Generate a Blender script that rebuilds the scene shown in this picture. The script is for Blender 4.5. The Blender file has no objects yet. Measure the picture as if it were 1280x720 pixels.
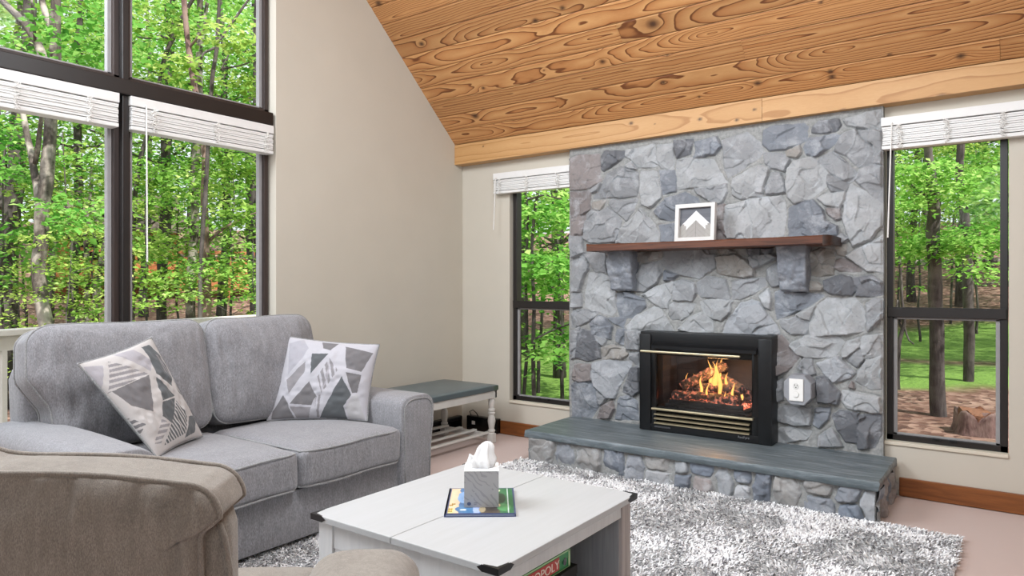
import bpy, bmesh, math, random
import numpy as np
from mathutils import Vector, Matrix, noise as mnoise

# ------------------------------------------------------------------ camera, light, exposure
sc = bpy.context.scene
COL = sc.collection
FPX, YAW, HOR, EYE = 873.0, math.radians(36.0), 356.0, 1.25
cam_d = bpy.data.cameras.new('camera')
cam = bpy.data.objects.new('camera', cam_d); COL.objects.link(cam)
cam.location = (0, 0, EYE); cam.rotation_euler = (math.pi/2, 0, YAW)
cam_d.sensor_width = 36; cam_d.lens = 36*FPX/1280; cam_d.shift_y = (HOR-360)/1280
cam_d.clip_start = .02; cam_d.clip_end = 400
sc.camera = cam
vs = sc.view_settings
vs.view_transform = 'Standard'; vs.look = 'None'; vs.gamma = 1; vs.use_curve_mapping = False
vs.exposure = .02
w = bpy.data.worlds.new('world'); sc.world = w; w.use_nodes = True
bg = w.node_tree.nodes['Background']
bg.inputs[0].default_value = (.86, .94, 1, 1); bg.inputs[1].default_value = 1.25

def lamp(name, kind, loc, target, energy, color=(1, 1, 1), size=1, size_y=None, angle=None):
    l = bpy.data.lights.new(name, kind); l.energy = energy; l.color = color
    if kind == 'AREA':
        l.shape = 'RECTANGLE'; l.size = size; l.size_y = size_y or size
    if kind == 'SUN': l.angle = angle or .01
    o = bpy.data.objects.new(name, l); COL.objects.link(o); o.location = loc
    o.rotation_euler = (Vector(target)-Vector(loc)).to_track_quat('-Z', 'Y').to_euler()
    return o
lamp('sun', 'SUN', (12, -2.5, 18), (0, 0, 0), 7.5, (1, .96, .86), angle=.02)
# unseen area lamps added to fill the room: behind, left gable, overhead, upward
lamp('rear_fill', 'AREA', (.9, -2.4, 2.6), (-3.2, 4.2, 2.0), 60, (.84, .93, 1), 3.4, 2.4)
lamp('side_gable_fill', 'AREA', (-3.7, .2, 3.5), (-2.1, 2.1, 0), 190, (.88, .94, 1), 2.0, 1.8)
lamp('overhead_fill', 'AREA', (-1.0, 1.7, 3.4), (-2.0, 2.7, 0), 88, (.92, .96, 1), 1.2, 1.2)
lamp('upward_fill', 'AREA', (.2, .8, 2.4), (-1.4, 2.6, 4.6), 40, (.90, .96, 1), 1.4, 1.4)

DV = np.array([-math.sin(YAW), math.cos(YAW), 0]); RV = np.array([math.cos(YAW), math.sin(YAW), 0])
def ray(px, py): return DV + (px-640)/FPX*RV + (HOR-py)/FPX*np.array([0, 0, 1.])
def at_depth(px, py, t): return np.array([0, 0, EYE]) + t*ray(px, py)
def at_plane(px, py, axis, val):
    d = ray(px, py); o = np.array([0, 0, EYE]); return o + (val-o[axis])/d[axis]*d

RNG = np.random.default_rng(7); random.seed(7)

# ------------------------------------------------------------------ numpy noise
def _hash(ix, iy, iz, seed):
    n = (ix.astype(np.int64)*374761393 + iy.astype(np.int64)*668265263 + iz.astype(np.int64)*2147483647 + seed*974711) & 0xffffffff
    n = ((n ^ (n >> 13))*1274126177) & 0xffffffff
    return ((n ^ (n >> 16)) & 0xffff)/65535.0
def vnoise(p, seed=0):
    p = np.asarray(p, float); f = np.floor(p); i = f.astype(np.int64); f = p-f; f = f*f*(3-2*f); r = 0
    for dx in (0, 1):
        for dy in (0, 1):
            for dz in (0, 1):
                wgt = (f[..., 0] if dx else 1-f[..., 0])*(f[..., 1] if dy else 1-f[..., 1])*(f[..., 2] if dz else 1-f[..., 2])
                r = r + wgt*_hash(i[..., 0]+dx, i[..., 1]+dy, i[..., 2]+dz, seed)
    return r*2-1
def fbm(p, octv=4, seed=0):
    r = 0; a = .5; p = np.asarray(p, float)
    for k in range(octv): r = r + a*vnoise(p*2**k, seed+k*17); a *= .5
    return r

# ------------------------------------------------------------------ object helpers
ORG = {}
def link(name, me, mat=None, parent=None):
    o = bpy.data.objects.new(name, me); COL.objects.link(o)
    if mat is not None and not me.materials: me.materials.append(mat)
    if parent is not None:
        o.parent = parent
        o.matrix_parent_inverse = Matrix.Translation(-Vector(ORG.get(parent.name, (0, 0, 0))))
    return o
def tag(o, label, cat, group=None):
    o['label'] = label; o['category'] = cat
    if group: o['group'] = group
    return o
def thing(name, label, cat, loc, group=None):
    o = bpy.data.objects.new(name, None); COL.objects.link(o); o.location = loc
    ORG[o.name] = tuple(loc)
    return tag(o, label, cat, group)
def lab(o, label): o['label'] = label; return o
def struct(o): o['kind'] = 'structure'; return o
def smooth(me, on=True):
    me.polygons.foreach_set('use_smooth', [on]*len(me.polygons))
def mesh_np(name, verts, faces, mat, parent=None, sm=True):
    me = bpy.data.meshes.new(name); verts = np.asarray(verts, np.float32)
    if isinstance(faces, np.ndarray):
        k = faces.shape[1]; n = len(faces)
        me.vertices.add(len(verts)); me.vertices.foreach_set('co', verts.ravel())
        me.loops.add(n*k); me.loops.foreach_set('vertex_index', faces.astype(np.int32).ravel())
        me.polygons.add(n); me.polygons.foreach_set('loop_start', np.arange(0, n*k, k, dtype=np.int32))
        me.polygons.foreach_set('loop_total', np.full(n, k, np.int32))
        me.update(calc_edges=True)
    else:
        me.from_pydata([tuple(map(float, v)) for v in verts], [], faces)
    if sm: smooth(me)
    return link(name, me, mat, parent)
def attr(o, name, data, dom='POINT'):
    data = np.asarray(data, np.float32)
    if data.ndim == 1:
        a = o.data.attributes.new(name, 'FLOAT', dom); a.data.foreach_set('value', data)
    else:
        a = o.data.attributes.new(name, 'FLOAT_COLOR', dom)
        c = np.ones((len(data), 4), np.float32); c[:, :3] = data[:, :3]; a.data.foreach_set('color', c.ravel())
class G:
    """collects shapes and links them as one mesh object"""
    def __init__(s): s.bm = bmesh.new()
    def box(s, x0, x1, y0, y1, z0, z1, bev=0, seg=2, f=None):
        b = bmesh.new(); bmesh.ops.create_cube(b, size=1)
        for v in b.verts: v.co = Vector((x0+(x1-x0)*(v.co.x+.5), y0+(y1-y0)*(v.co.y+.5), z0+(z1-z0)*(v.co.z+.5)))
        if bev: bmesh.ops.bevel(b, geom=b.edges[:], offset=bev, segments=seg, affect='EDGES', profile=.6)
        return s.add(b, f)
    def add(s, b, f=None):
        if f:
            for v in b.verts: v.co = Vector(f(v.co))
        me = bpy.data.meshes.new('tmp'); b.to_mesh(me); b.free(); s.bm.from_mesh(me); bpy.data.meshes.remove(me); return s
    def tube(s, pts, rad, n=8, closed=False, cap=True):
        pts = [Vector(tuple(map(float, p))) for p in pts]; m = len(pts)
        rads = [float(r_) for r_ in rad] if hasattr(rad, '__len__') else [float(rad)]*m
        rings = []; up = None
        for i, p in enumerate(pts):
            a = pts[(i-1) % m] if closed or i > 0 else p; c = pts[(i+1) % m] if closed or i < m-1 else p
            t = (c-a); t = t.normalized() if t.length > 1e-9 else Vector((0, 0, 1))
            if up is None: up = Vector((0, 0, 1)) if abs(t.z) < .9 else Vector((1, 0, 0))
            u = (up-t*up.dot(t)); u = u.normalized() if u.length > 1e-6 else t.orthogonal().normalized(); up = u; v = t.cross(u)
            rings.append([s.bm.verts.new(p+rads[i]*(math.cos(2*math.pi*k/n)*u+math.sin(2*math.pi*k/n)*v)) for k in range(n)])
        for i in range(m if closed else m-1):
            A, B = rings[i], rings[(i+1) % m]
            for k in range(n): s.bm.faces.new((A[k], A[(k+1) % n], B[(k+1) % n], B[k]))
        if cap and not closed:
            s.bm.faces.new(rings[0][::-1]); s.bm.faces.new(rings[-1])
        return s
    def loft(s, rings, cap=True, closed=True):
        R = [[s.bm.verts.new(tuple(map(float, p))) for p in r] for r in rings]; n = len(R[0])
        for A, B in zip(R, R[1:]):
            for k in range(n if closed else n-1): s.bm.faces.new((A[k], A[(k+1) % n], B[(k+1) % n], B[k]))
        if cap: s.bm.faces.new(R[0][::-1]); s.bm.faces.new(R[-1])
        return s
    def lathe(s, cx, cy, prof, n=16):
        return s.loft([[(cx+r*math.cos(2*math.pi*k/n), cy+r*math.sin(2*math.pi*k/n), z) for k in range(n)] for r, z in prof])
    def prism(s, poly, f0, f1):
        """poly: 2-D points; f0/f1 map (a, b) to the two end faces"""
        return s.loft([[f0(*p) for p in poly], [f1(*p) for p in poly]])
    def build(s, name, mat, parent=None, sm=False, angle=None):
        bmesh.ops.recalc_face_normals(s.bm, faces=s.bm.faces[:])
        me = bpy.data.meshes.new(name); s.bm.to_mesh(me); s.bm.free()
        if sm or angle: smooth(me)
        o = link(name, me, mat, parent)
        if angle:
            me.set_sharp_from_angle(angle=math.radians(angle))
        return o


def lettering(text, size, loc, rz, parent, mat, align='LEFT', shear=0, squash=1, depth=.0005):
    """flat raised letters standing upright, facing -y before the turn rz"""
    c = bpy.data.curves.new('lettering', 'FONT'); c.body = text; c.size = size; c.extrude = depth; c.align_x = align; c.shear = shear
    tmp = bpy.data.objects.new('tmp', c); COL.objects.link(tmp); bpy.context.view_layer.update()
    me = bpy.data.meshes.new_from_object(tmp.evaluated_get(bpy.context.evaluated_depsgraph_get()))
    bpy.data.objects.remove(tmp); bpy.data.curves.remove(c); me.name = 'lettering'
    me.transform(Matrix.Translation(loc) @ Matrix.Rotation(rz, 4, 'Z') @ Matrix.Rotation(math.pi/2, 4, 'X') @ Matrix.Diagonal((squash, 1, 1, 1)))
    me.materials.clear(); return link('lettering', me, mat, parent)

# ------------------------------------------------------------------ materials
def srgb(r, g, b):
    f = lambda c: (c/255/12.92) if c/255 <= .04045 else ((c/255+.055)/1.055)**2.4
    return (f(r), f(g), f(b), 1)
class M:
    def __init__(s, name):
        s.m = bpy.data.materials.new(name); s.m.use_nodes = True; s.t = s.m.node_tree
        s.b = s.t.nodes['Principled BSDF']; s.b.inputs['Roughness'].default_value = .6
    def n(s, kind, **kw):
        x = s.t.nodes.new(kind)
        for k, v in kw.items():
            if k.startswith('i_'):
                k = k[2:]; x.inputs[int(k) if k.isdigit() else k.replace('_', ' ')].default_value = v
            else: setattr(x, k, v)
        return x
    def l(s, a, b): s.t.links.new(a, b)
    def set(s, **kw):
        for k, v in kw.items(): s.b.inputs[k.replace('_', ' ')].default_value = v
        return s
    def coord(s, scale=(1, 1, 1)):
        tc = s.n('ShaderNodeTexCoord'); mp = s.n('ShaderNodeMapping'); mp.inputs['Scale'].default_value = scale
        s.l(tc.outputs['Object'], mp.inputs['Vector']); return mp.outputs['Vector']
    def noise(s, vec, scale, detail=4, rough=.55, dist=0):
        x = s.n('ShaderNodeTexNoise'); s.l(vec, x.inputs['Vector'])
        x.inputs['Scale'].default_value = scale; x.inputs['Detail'].default_value = detail
        x.inputs['Roughness'].default_value = rough; x.inputs['Distortion'].default_value = dist
        return x.outputs['Fac']
    def ramp(s, fac, stops, interp='LINEAR'):
        x = s.n('ShaderNodeValToRGB'); x.color_ramp.interpolation = interp; e = x.color_ramp.elements
        while len(e) < len(stops): e.new(.5)
        for q, (p, c) in zip(e, stops): q.position = p; q.color = c
        s.l(fac, x.inputs['Fac']); return x.outputs['Color']
    def mix(s, fac, a, b, mode='MIX'):
        x = s.n('ShaderNodeMix', data_type='RGBA', blend_type=mode)
        for v, i in ((fac, 0), (a, 6), (b, 7)):
            if isinstance(v, (int, float, tuple)): x.inputs[i].default_value = v
            else: s.l(v, x.inputs[i])
        return x.outputs[2]
    def math(s, op, a, b=None):
        x = s.n('ShaderNodeMath', operation=op)
        for i, v in enumerate((a, b)):
            if v is None: continue
            if isinstance(v, (int, float)): x.inputs[i].default_value = v
            else: s.l(v, x.inputs[i])
        return x.outputs[0]
    def attr(s, name, out='Fac'):
        x = s.n('ShaderNodeAttribute', attribute_name=name); return x.outputs[out]
    def base(s, c): s.l(c, s.b.inputs['Base Color']); return s
    def bump(s, h, strength=.3, dist=.01):
        x = s.n('ShaderNodeBump'); x.inputs['Strength'].default_value = strength; x.inputs['Distance'].default_value = dist
        s.l(h, x.inputs['Height']); s.l(x.outputs['Normal'], s.b.inputs['Normal']); return s

def plain(name, c, rough=.5, metal=0, var=.06, scale=20, bump=0):
    """paint, plastic or metal with a slight mottle"""
    m = M(name); v = m.coord(); f = m.noise(v, scale)
    k = lambda q, s: tuple(min(1, max(0, x*s)) for x in q[:3])+(1,)
    m.base(m.ramp(f, [(.3, k(c, 1-var)), (.7, k(c, 1+var))])); m.set(Roughness=rough, Metallic=metal)
    if bump: m.bump(m.noise(v, scale*10), bump, .002)
    return m.m
def fabric(name, dark, light, scale=260, sheen=.25, bump=.35, stretch=(1, 1, .35)):
    m = M(name); v = m.coord(stretch); f = m.noise(v, scale, 3, .65); g = m.noise(m.coord(), 14, 3)
    c = m.ramp(f, [(.32, dark), (.68, light)])
    g2 = m.noise(m.coord((1, 1, .18)), 70, 4, .6)
    c = m.mix(m.ramp(g2, [(.40, (.38, .38, .38, 1)), (.60, (0, 0, 0, 1))]), c, dark)
    c = m.mix(m.ramp(g, [(.35, (0, 0, 0, 1)), (.7, (.22, .22, .22, 1))]), c, light)
    m.base(c); m.set(Roughness=.95, Sheen_Weight=sheen, Sheen_Roughness=.5)
    m.bump(f, bump, .002); return m.m

# wood whose growth rings come from a per-vertex 'ring' value worked out board by board
def ringwood(name, light, mid, dark, rough=.45, knotcol=(.045, .018, .01, 1), amt=1.0):
    m = M(name)
    r = m.attr('ring'); f = m.math('FRACT', r)
    c = m.ramp(f, [(0, light), (.45, m_mix(light, mid, .55)), (.80, mid), (.90, dark), (.97, dark), (1, light)])
    tone = m.attr('tone')
    v = m.coord((1.2, 9, 9)); fine = m.noise(v, 26, 5, .6)
    c = m.mix(m.math('MULTIPLY', fine, .35), c, mid, 'MULTIPLY')
    hs = m.n('ShaderNodeHueSaturation'); m.l(c, hs.inputs['Color'])
    m.l(m.math('ADD', m.math('MULTIPLY', tone, .5), .78), hs.inputs['Value'])
    k = m.attr('knot')
    c = m.mix(k, hs.outputs['Color'], knotcol)
    m.base(c); m.set(Roughness=rough); m.bump(f, .05, .002)
    return m.m
def m_mix(a, b, t): return tuple(a[i]*(1-t)+b[i]*t for i in range(3))+(1,)

def simplewood(name, light, dark, axis=0, rough=.5, scale=7):
    m = M(name); s = [14, 14, 14]; s[axis] = .9
    v = m.coord(tuple(s)); f = m.noise(v, scale*.35, 6, .65, .6)
    m.base(m.ramp(f, [(.3, dark), (.62, light)])); m.set(Roughness=rough); m.bump(f, .1, .002); return m.m

MAT = {}
MAT['wall'] = plain('wall_paint', srgb(200, 193, 180), .85, var=.02, scale=3)
MAT['wall_edge'] = plain('wall_return_paint', srgb(214, 205, 188), .8, var=.02, scale=3)
MAT['dark_frame'] = plain('bronze_window_frame', srgb(31, 27, 26), .4, var=.15, scale=9)
MAT['brown_frame'] = simplewood('brown_stained_frame', srgb(56, 43, 38), srgb(36, 26, 24), 2, .5)
MAT['grey_track'] = plain('grey_window_track', srgb(150, 148, 148), .5)
MAT['white_paint'] = plain('white_paint', srgb(212, 210, 207), .45, var=.03)
MAT['blind'] = plain('white_blind', srgb(226, 225, 223), .4, var=.02)
MAT['cord'] = plain('blind_cord', srgb(232, 230, 226), .8)
MAT['base_wood'] = simplewood('baseboard_wood', srgb(140, 84, 42), srgb(92, 50, 24), 0, .4)
MAT['mantel'] = simplewood('mantel_wood', srgb(108, 62, 40), srgb(52, 27, 17), 0, .4)
MAT['mantel_end'] = simplewood('mantel_end_wood', srgb(62, 36, 24), srgb(28, 16, 11), 0, .5)
MAT['black_metal'] = plain('black_metal', srgb(26, 27, 29), .38, .3, .1)
MAT['black_gloss'] = plain('black_gloss', srgb(14, 14, 15), .2, 0, .1)
MAT['black_matte'] = plain('black_matte', srgb(20, 19, 18), .8)
MAT['brass'] = plain('pale_brass', srgb(206, 192, 158), .3, .8)
MAT['sofa'] = fabric('grey_chenille', srgb(104, 103, 106), srgb(156, 155, 159))
MAT['chair'] = fabric('taupe_chenille', srgb(106, 98, 91), srgb(156, 148, 138), 620)
MAT['welt'] = fabric('grey_welt', srgb(108, 108, 110), srgb(160, 160, 160), 320)
MAT['throw'] = fabric('pale_grey_knit', srgb(176, 178, 176), srgb(216, 218, 214), 180)
MAT['pillow_back'] = fabric('pillow_back_velvet', srgb(96, 104, 106), srgb(146, 152, 152), 200)
MAT['vinyl'] = plain('slate_blue_vinyl', srgb(88, 100, 104), .35, 0, .08, 6)
MAT['bench_paint'] = plain('bench_paint', srgb(214, 212, 207), .5, var=.05, scale=12)
MAT['table_top'] = simplewood('whitewashed_top', srgb(182, 183, 184), srgb(177, 178, 178), 1, .45)
MAT['table_body'] = simplewood('whitewashed_body', srgb(214, 214, 214), srgb(202, 202, 203), 2, .5)
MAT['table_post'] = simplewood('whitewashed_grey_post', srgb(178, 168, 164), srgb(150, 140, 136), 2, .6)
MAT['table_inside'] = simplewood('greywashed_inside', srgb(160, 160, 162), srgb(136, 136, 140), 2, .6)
MAT['outlet'] = plain('outlet_plastic', srgb(244, 243, 240), .3, var=.01)
MAT['dark_slot'] = plain('outlet_slot', srgb(40, 38, 36), .6)

# stone: colours per stone from attribute, chips and mortar
def stone_mat():
    m = M('grey_fieldstone'); v = m.coord()
    c = m.attr('tone', 'Color'); n1 = m.noise(v, 9, 6, .65, .4); n2 = m.noise(v, 46, 5, .7)
    c = m.mix(m.ramp(n1, [(.35, (0, 0, 0, 1)), (.5, (.0, .0, .0, 1)), (.72, (.6, .6, .6, 1))]), c, srgb(196, 199, 204))
    c = m.mix(m.ramp(n2, [(.3, (.35, .35, .35, 1)), (.46, (0, 0, 0, 1))]), c, srgb(92, 95, 104))
    m.base(m.mix(m.attr('mortar'), c, m.ramp(n2, [(.3, srgb(130, 131, 130)), (.7, srgb(166, 166, 164))])))
    m.set(Roughness=.8); m.bump(n2, .3, .004); return m.m
MAT['stone'] = stone_mat()
def slate_mat():
    m = M('slate_slab'); v = m.coord((.7, 6, 6)); n = m.noise(v, 5, 7, .7, .5)
    m.base(m.ramp(n, [(.28, srgb(74, 84, 88)), (.5, srgb(104, 114, 119)), (.75, srgb(150, 158, 164))])); m.set(Roughness=.42)
    m.bump(n, .35, .008); return m.m
MAT['slate'] = slate_mat()
def carpet_mat():
    m = M('beige_carpet'); v = m.coord(); n = m.noise(v, 420, 3, .7); g = m.noise(v, 5, 3)
    c = m.ramp(n, [(.3, srgb(182, 158, 150)), (.7, srgb(220, 200, 192))])
    m.base(m.mix(m.ramp(g, [(.4, (0, 0, 0, 1)), (.7, (.25, .25, .25, 1))]), c, srgb(204, 180, 172))); m.set(Roughness=1, Sheen_Weight=.2)
    m.bump(n, .6, .004); return m.m
MAT['carpet'] = carpet_mat()
def rug_mat():
    m = M('grey_shag'); m.base(m.attr('tone', 'Color')); m.set(Roughness=1, Sheen_Weight=.3); return m.m
MAT['rug'] = rug_mat()
def attrmat(name, rough=.8, sheen=.0, bump=0):
    m = M(name); c = m.attr('print', 'Color')
    if bump:
        n = m.noise(m.coord(), 300, 3, .6); c = m.mix(m.math('MULTIPLY', n, .3), c, (.35, .35, .35, 1), 'MULTIPLY'); m.bump(n, bump, .002)
    m.base(c); m.set(Roughness=rough, Sheen_Weight=sheen); return m.m
MAT['pillow'] = attrmat('printed_linen', .95, .2, .3)
MAT['cover'] = attrmat('printed_cover', .3)
MAT['art'] = attrmat('pieced_wood_panel', .6)
MAT['ceil'] = ringwood('pine_ceiling', srgb(206, 158, 104), srgb(180, 124, 74), srgb(118, 70, 36), .5)
MAT['beam'] = ringwood('pine_beam', srgb(202, 160, 108), srgb(195, 151, 97), srgb(176, 129, 76), .5, srgb(52, 30, 22))
def glass_mat(name, tint=(1, 1, 1, 1), refl=.06):
    m = M(name); t = m.t; t.nodes.remove(m.b)
    tr = m.n('ShaderNodeBsdfTransparent'); tr.inputs[0].default_value = tint
    gl = m.n('ShaderNodeBsdfGlossy'); gl.inputs['Roughness'].default_value = .02
    fr = m.n('ShaderNodeFresnel'); fr.inputs[0].default_value = 1.45
    mx = m.n('ShaderNodeMixShader'); m.l(m.math('MULTIPLY', fr.outputs[0], refl/.04), mx.inputs[0])
    m.l(tr.outputs[0], mx.inputs[1]); m.l(gl.outputs[0], mx.inputs[2]); m.l(mx.outputs[0], t.nodes['Material Output'].inputs[0]); return m.m
MAT['glass'] = glass_mat('window_glass', (1, 1, 1, 1), .004)
MAT['screen'] = glass_mat('screened_glass', (.80, .80, .80, 1), .004)
MAT['fire_glass'] = glass_mat('fireplace_glass', (.92, .92, .92, 1), .05)
def leaf_mat(name, a, b, c):
    m = M(name); t = m.t; t.nodes.remove(m.b)
    col = m.ramp(m.attr('tone'), [(0, a), (.5, b), (1, c)])
    oi = m.n('ShaderNodeObjectInfo'); hs = m.n('ShaderNodeHueSaturation'); m.l(col, hs.inputs['Color'])
    m.l(m.math('ADD', m.math('MULTIPLY', oi.outputs['Random'], .06), .47), hs.inputs['Hue'])
    df = m.n('ShaderNodeBsdfDiffuse'); tl = m.n('ShaderNodeBsdfTranslucent')
    m.l(hs.outputs['Color'], df.inputs[0]); m.l(hs.outputs['Color'], tl.inputs[0])
    mx = m.n('ShaderNodeMixShader'); mx.inputs[0].default_value = .5
    m.l(df.outputs[0], mx.inputs[1]); m.l(tl.outputs[0], mx.inputs[2]); m.l(mx.outputs[0], t.nodes['Material Output'].inputs[0]); return m.m
MAT['leaf'] = leaf_mat('maple_leaves', srgb(84, 132, 54), srgb(146, 194, 92), srgb(212, 232, 150))
def bark(name, dark, light, lich):
    m = M(name); v = m.coord((9, 9, 1.6)); n = m.noise(v, 2.6, 6, .7); g = m.noise(m.coord(), 3.2, 4)
    c = m.ramp(n, [(.32, dark), (.66, light)])
    m.base(m.mix(m.ramp(g, [(.48, (0, 0, 0, 1)), (.62, (.8, .8, .8, 1))]), c, lich)); m.set(Roughness=.9); m.bump(n, .8, .02); return m.m
MAT['bark_dark'] = bark('dark_bark', srgb(44, 38, 38), srgb(92, 84, 84), srgb(104, 98, 96))
MAT['bark_pale'] = bark('pale_bark', srgb(58, 51, 48), srgb(112, 103, 97), srgb(190, 182, 174))
MAT['bark_red'] = bark('reddish_bark', srgb(84, 62, 60), srgb(140, 112, 108), srgb(156, 132, 126))
def ground_mat():
    m = M('forest_floor'); v = m.coord()
    vo = m.n('ShaderNodeTexVoronoi'); m.l(v, vo.inputs['Vector']); vo.inputs['Scale'].default_value = 9
    lit = m.ramp(vo.outputs['Color'], [(.1, srgb(76, 52, 47)), (.45, srgb(124, 92, 82)), (.8, srgb(168, 138, 126)), (1, srgb(100, 76, 56))])
    lit = m.mix(m.ramp(m.noise(v, 1.1, 4), [(.4, (0, 0, 0, 1)), (.7, (.6, .6, .6, 1))]), lit, srgb(96, 66, 54))
    gr = m.ramp(m.noise(v, 30, 4, .7), [(.3, srgb(74, 110, 44)), (.7, srgb(138, 174, 80))])
    f = m.attr('lawn'); m.base(m.mix(f, lit, gr)); m.set(Roughness=1); m.bump(vo.outputs['Distance'], .5, .04); return m.m
MAT['ground'] = ground_mat()
MAT['deck_paint'] = plain('deck_rail_paint', srgb(206, 200, 192), .7, var=.08, scale=8)
MAT['cedar'] = simplewood('orange_cedar', srgb(196, 128, 84), srgb(140, 82, 50), 0, .8)
MAT['roof_wood'] = simplewood('roof_boards', srgb(206, 158, 104), srgb(176, 124, 74), 0, .6)

# ------------------------------------------------------------------ room shell
XL, YB = -3.95, 4.70              # left wall plane, back wall plane
RY, RZ, RS = 4.60, 2.455, .910    # foot of the ceiling slope and its rise per metre
roof_z = lambda y: RZ+(RY-y)*RS
YR = -.2                          # ridge
EPS = .0005
# floor
struct(G().box(-4.1, 3.6, -3.0, 4.85, -.1, 0).build('floor', MAT['carpet']))
# back wall with two window openings and the opening of the firebox
WL, WR = (-3.44, -2.83, .27, 2.10), (-.66, -.047, .30, 2.10)
g = G(); T = .14
def hwall(g, x0, x1, holes, z0, z1):
    xs = x0
    for (a, b, c, d) in holes:
        g.box(xs, a, YB, YB+T, z0, z1); g.box(a, b, YB, YB+T, z0, c); g.box(a, b, YB, YB+T, d, z1); xs = b
    g.box(xs, x1, YB, YB+T, z0, z1)
hwall(g, XL-.14, 3.6, [WL, (-2.12, -1.30, .19, .90), WR], 0, 2.52)
struct(g.build('wall_back', MAT['wall']))
# left wall: gable with one large glazed opening
YO, ZO0, ZO1 = 2.80, .30, 3.55
g = G()
gab = lambda y0, y1, zb: g.prism([(y0, zb), (y1, zb), (y1, roof_z(y1)+.1), (y0, roof_z(y0)+.1)],
                                 lambda y, z: (XL, y, z), lambda y, z: (XL-.14, y, z))
gab(YO, 4.9, 0); gab(YR, YO, ZO1)
g.box(XL-.14, XL, -1.1, YO, 0, ZO0)
g.prism([(-1.1, ZO1), (YR, ZO1), (YR, roof_z(YR)+.1), (-1.1, roof_z(2*YR+1.1)+.1)], lambda y, z: (XL, y, z), lambda y, z: (XL-.14, y, z))
g.prism([(-3.0, 0), (-1.1, 0), (-1.1, roof_z(2*YR+1.1)+.1), (-3.0, roof_z(2*YR+3.0)+.1)], lambda y, z: (XL, y, z), lambda y, z: (XL-.14, y, z))
struct(g.build('wall_left', MAT['wall']))
g = G(); g.prism([(-3.14, 0), (4.85, 0), (4.85, roof_z(4.85)+.1), (YR, roof_z(YR)+.1), (-3.14, roof_z(2*YR+3.14)+.1)], lambda y, z: (3.5, y, z), lambda y, z: (3.64, y, z))
struct(g.build('wall_right', MAT['wall']))
struct(G().box(-4.1, 3.64, -3.14, -3.0, 0, roof_z(2*YR+3.1)+.1).build('wall_front', MAT['wall']))
# ceiling boards (fine grid carrying the growth rings)
def ring_field(X, S, seed, width, knots, freq=46., kcol=None):
    """X along the board, S across; returns ring phase, knot mask"""
    rng = np.random.default_rng(seed)
    a0 = width*rng.uniform(.2, .8); h0 = rng.uniform(-.06, .06); sl = rng.uniform(-.03, .03)
    P = np.stack([X*1.1+rng.uniform(0, 99), S*3+rng.uniform(0, 99), X*0], -1)
    h = h0+sl*X+.085*vnoise(P, seed)+.02*vnoise(P*np.array([3.1, .6, 1]), seed+5)
    wob = .005*vnoise(np.stack([X*4.5, S*16, X*0], -1), seed+9)+.0022*vnoise(np.stack([X*13, S*50, X*0], -1), seed+3)
    r = np.sqrt(((S-a0)*1.0)**2+(h*1.0)**2)+wob
    kn = np.zeros_like(X)
    for (kx, ks, kr) in knots:
        d2 = ((X-kx)/(kr*5.0))**2+((S-ks)/(kr*2.2))**2
        r = r+kr*1.4*np.exp(-d2*1.2)
        d = np.sqrt(((X-kx)/1.25)**2+(S-ks)**2)/(kr*1.25)
        kn = np.maximum(kn, np.clip(1.25-d, 0, 1)**.7*np.where(d < .55, .92, .8))
    return r*freq+rng.uniform(0, 1), np.clip(kn, 0, 1)
BW = .145
def on_roof(px, py):
    d = ray(px, py); o = np.array([0, 0, EYE]); n = np.array([0, RS, 1.]); p = o+((np.array([0, RY, RZ])-o)@n)/(d@n)*d
    return p[0], math.hypot(RY-p[1], p[2]-RZ)
KN = [on_roof(*q)+(r,) for q, r in [((473, 4), .02), ((527, 55), .016), ((594, 145), .022), ((604, 110), .011), ((669, 26), .015),
      ((703, 10), .014), ((816, 30), .027), ((753, 77), .015), ((834, 69), .008), ((829, 103), .014), ((947, 104), .016), ((1040, 96), .015),
      ((1201, 70), .016), ((1038, 89), .012), ((1026, 3), .009), ((874, 121), .008), ((1112, 68), .008), ((746, 62), .006), ((680, 88), .006)]]
JO = {0: [on_roof(1250, 60)[0]], 1: [-2.80], 2: [-1.38], 4: [-2.12], 6: [-.5], 8: [-2.6]}
ct, stt = 1/math.hypot(1, RS), RS/math.hypot(1, RS)
vv, ff, rr_, kk, tt_ = [], [], [], [], []
off = 0; smax = (RY-YR)/ct
for b in range(int(smax/BW)+1):
    cuts = [-4.05]+sorted(JO.get(b, [RNG.uniform(-1, 2)]))+[3.55]
    fine = b < 12
    for j in range(len(cuts)-1):
        x0, x1 = cuts[j]+.0008, cuts[j+1]-.0008
        nx = max(2, int((x1-x0)/(.0125 if fine else .1))); ns = 27 if fine else 5
        X, S = np.meshgrid(np.linspace(x0, x1, nx), np.linspace(.0012, BW-.0012, ns), indexing='ij')
        sabs = S+b*BW
        kn = [(k[0], k[1]-b*BW, k[2]) for k in KN if -.02 < k[1]-b*BW < BW+.02]
        ring, kmask = ring_field(X, S, 100+b*7+j, BW, kn, RNG.uniform(38, 72))
        drop = np.where((S < .003) | (S > BW-.003), .004, 0)
        y = RY-sabs*ct+drop*stt; z = RZ+sabs*stt+drop*ct
        vv.append(np.stack([X, y, z], -1).reshape(-1, 3)); rr_.append(ring.ravel()); kk.append(kmask.ravel())
        tt_.append(np.full(X.size, RNG.uniform(.25, .75)))
        i = np.arange((nx-1)*(ns-1)); a = off+(i//(ns-1))*ns+i % (ns-1)
        ff.append(np.stack([a, a+ns, a+ns+1, a+1], -1)); off += X.size
ceil = struct(mesh_np('ceiling', np.concatenate(vv), np.concatenate(ff), MAT['ceil']))
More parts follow.
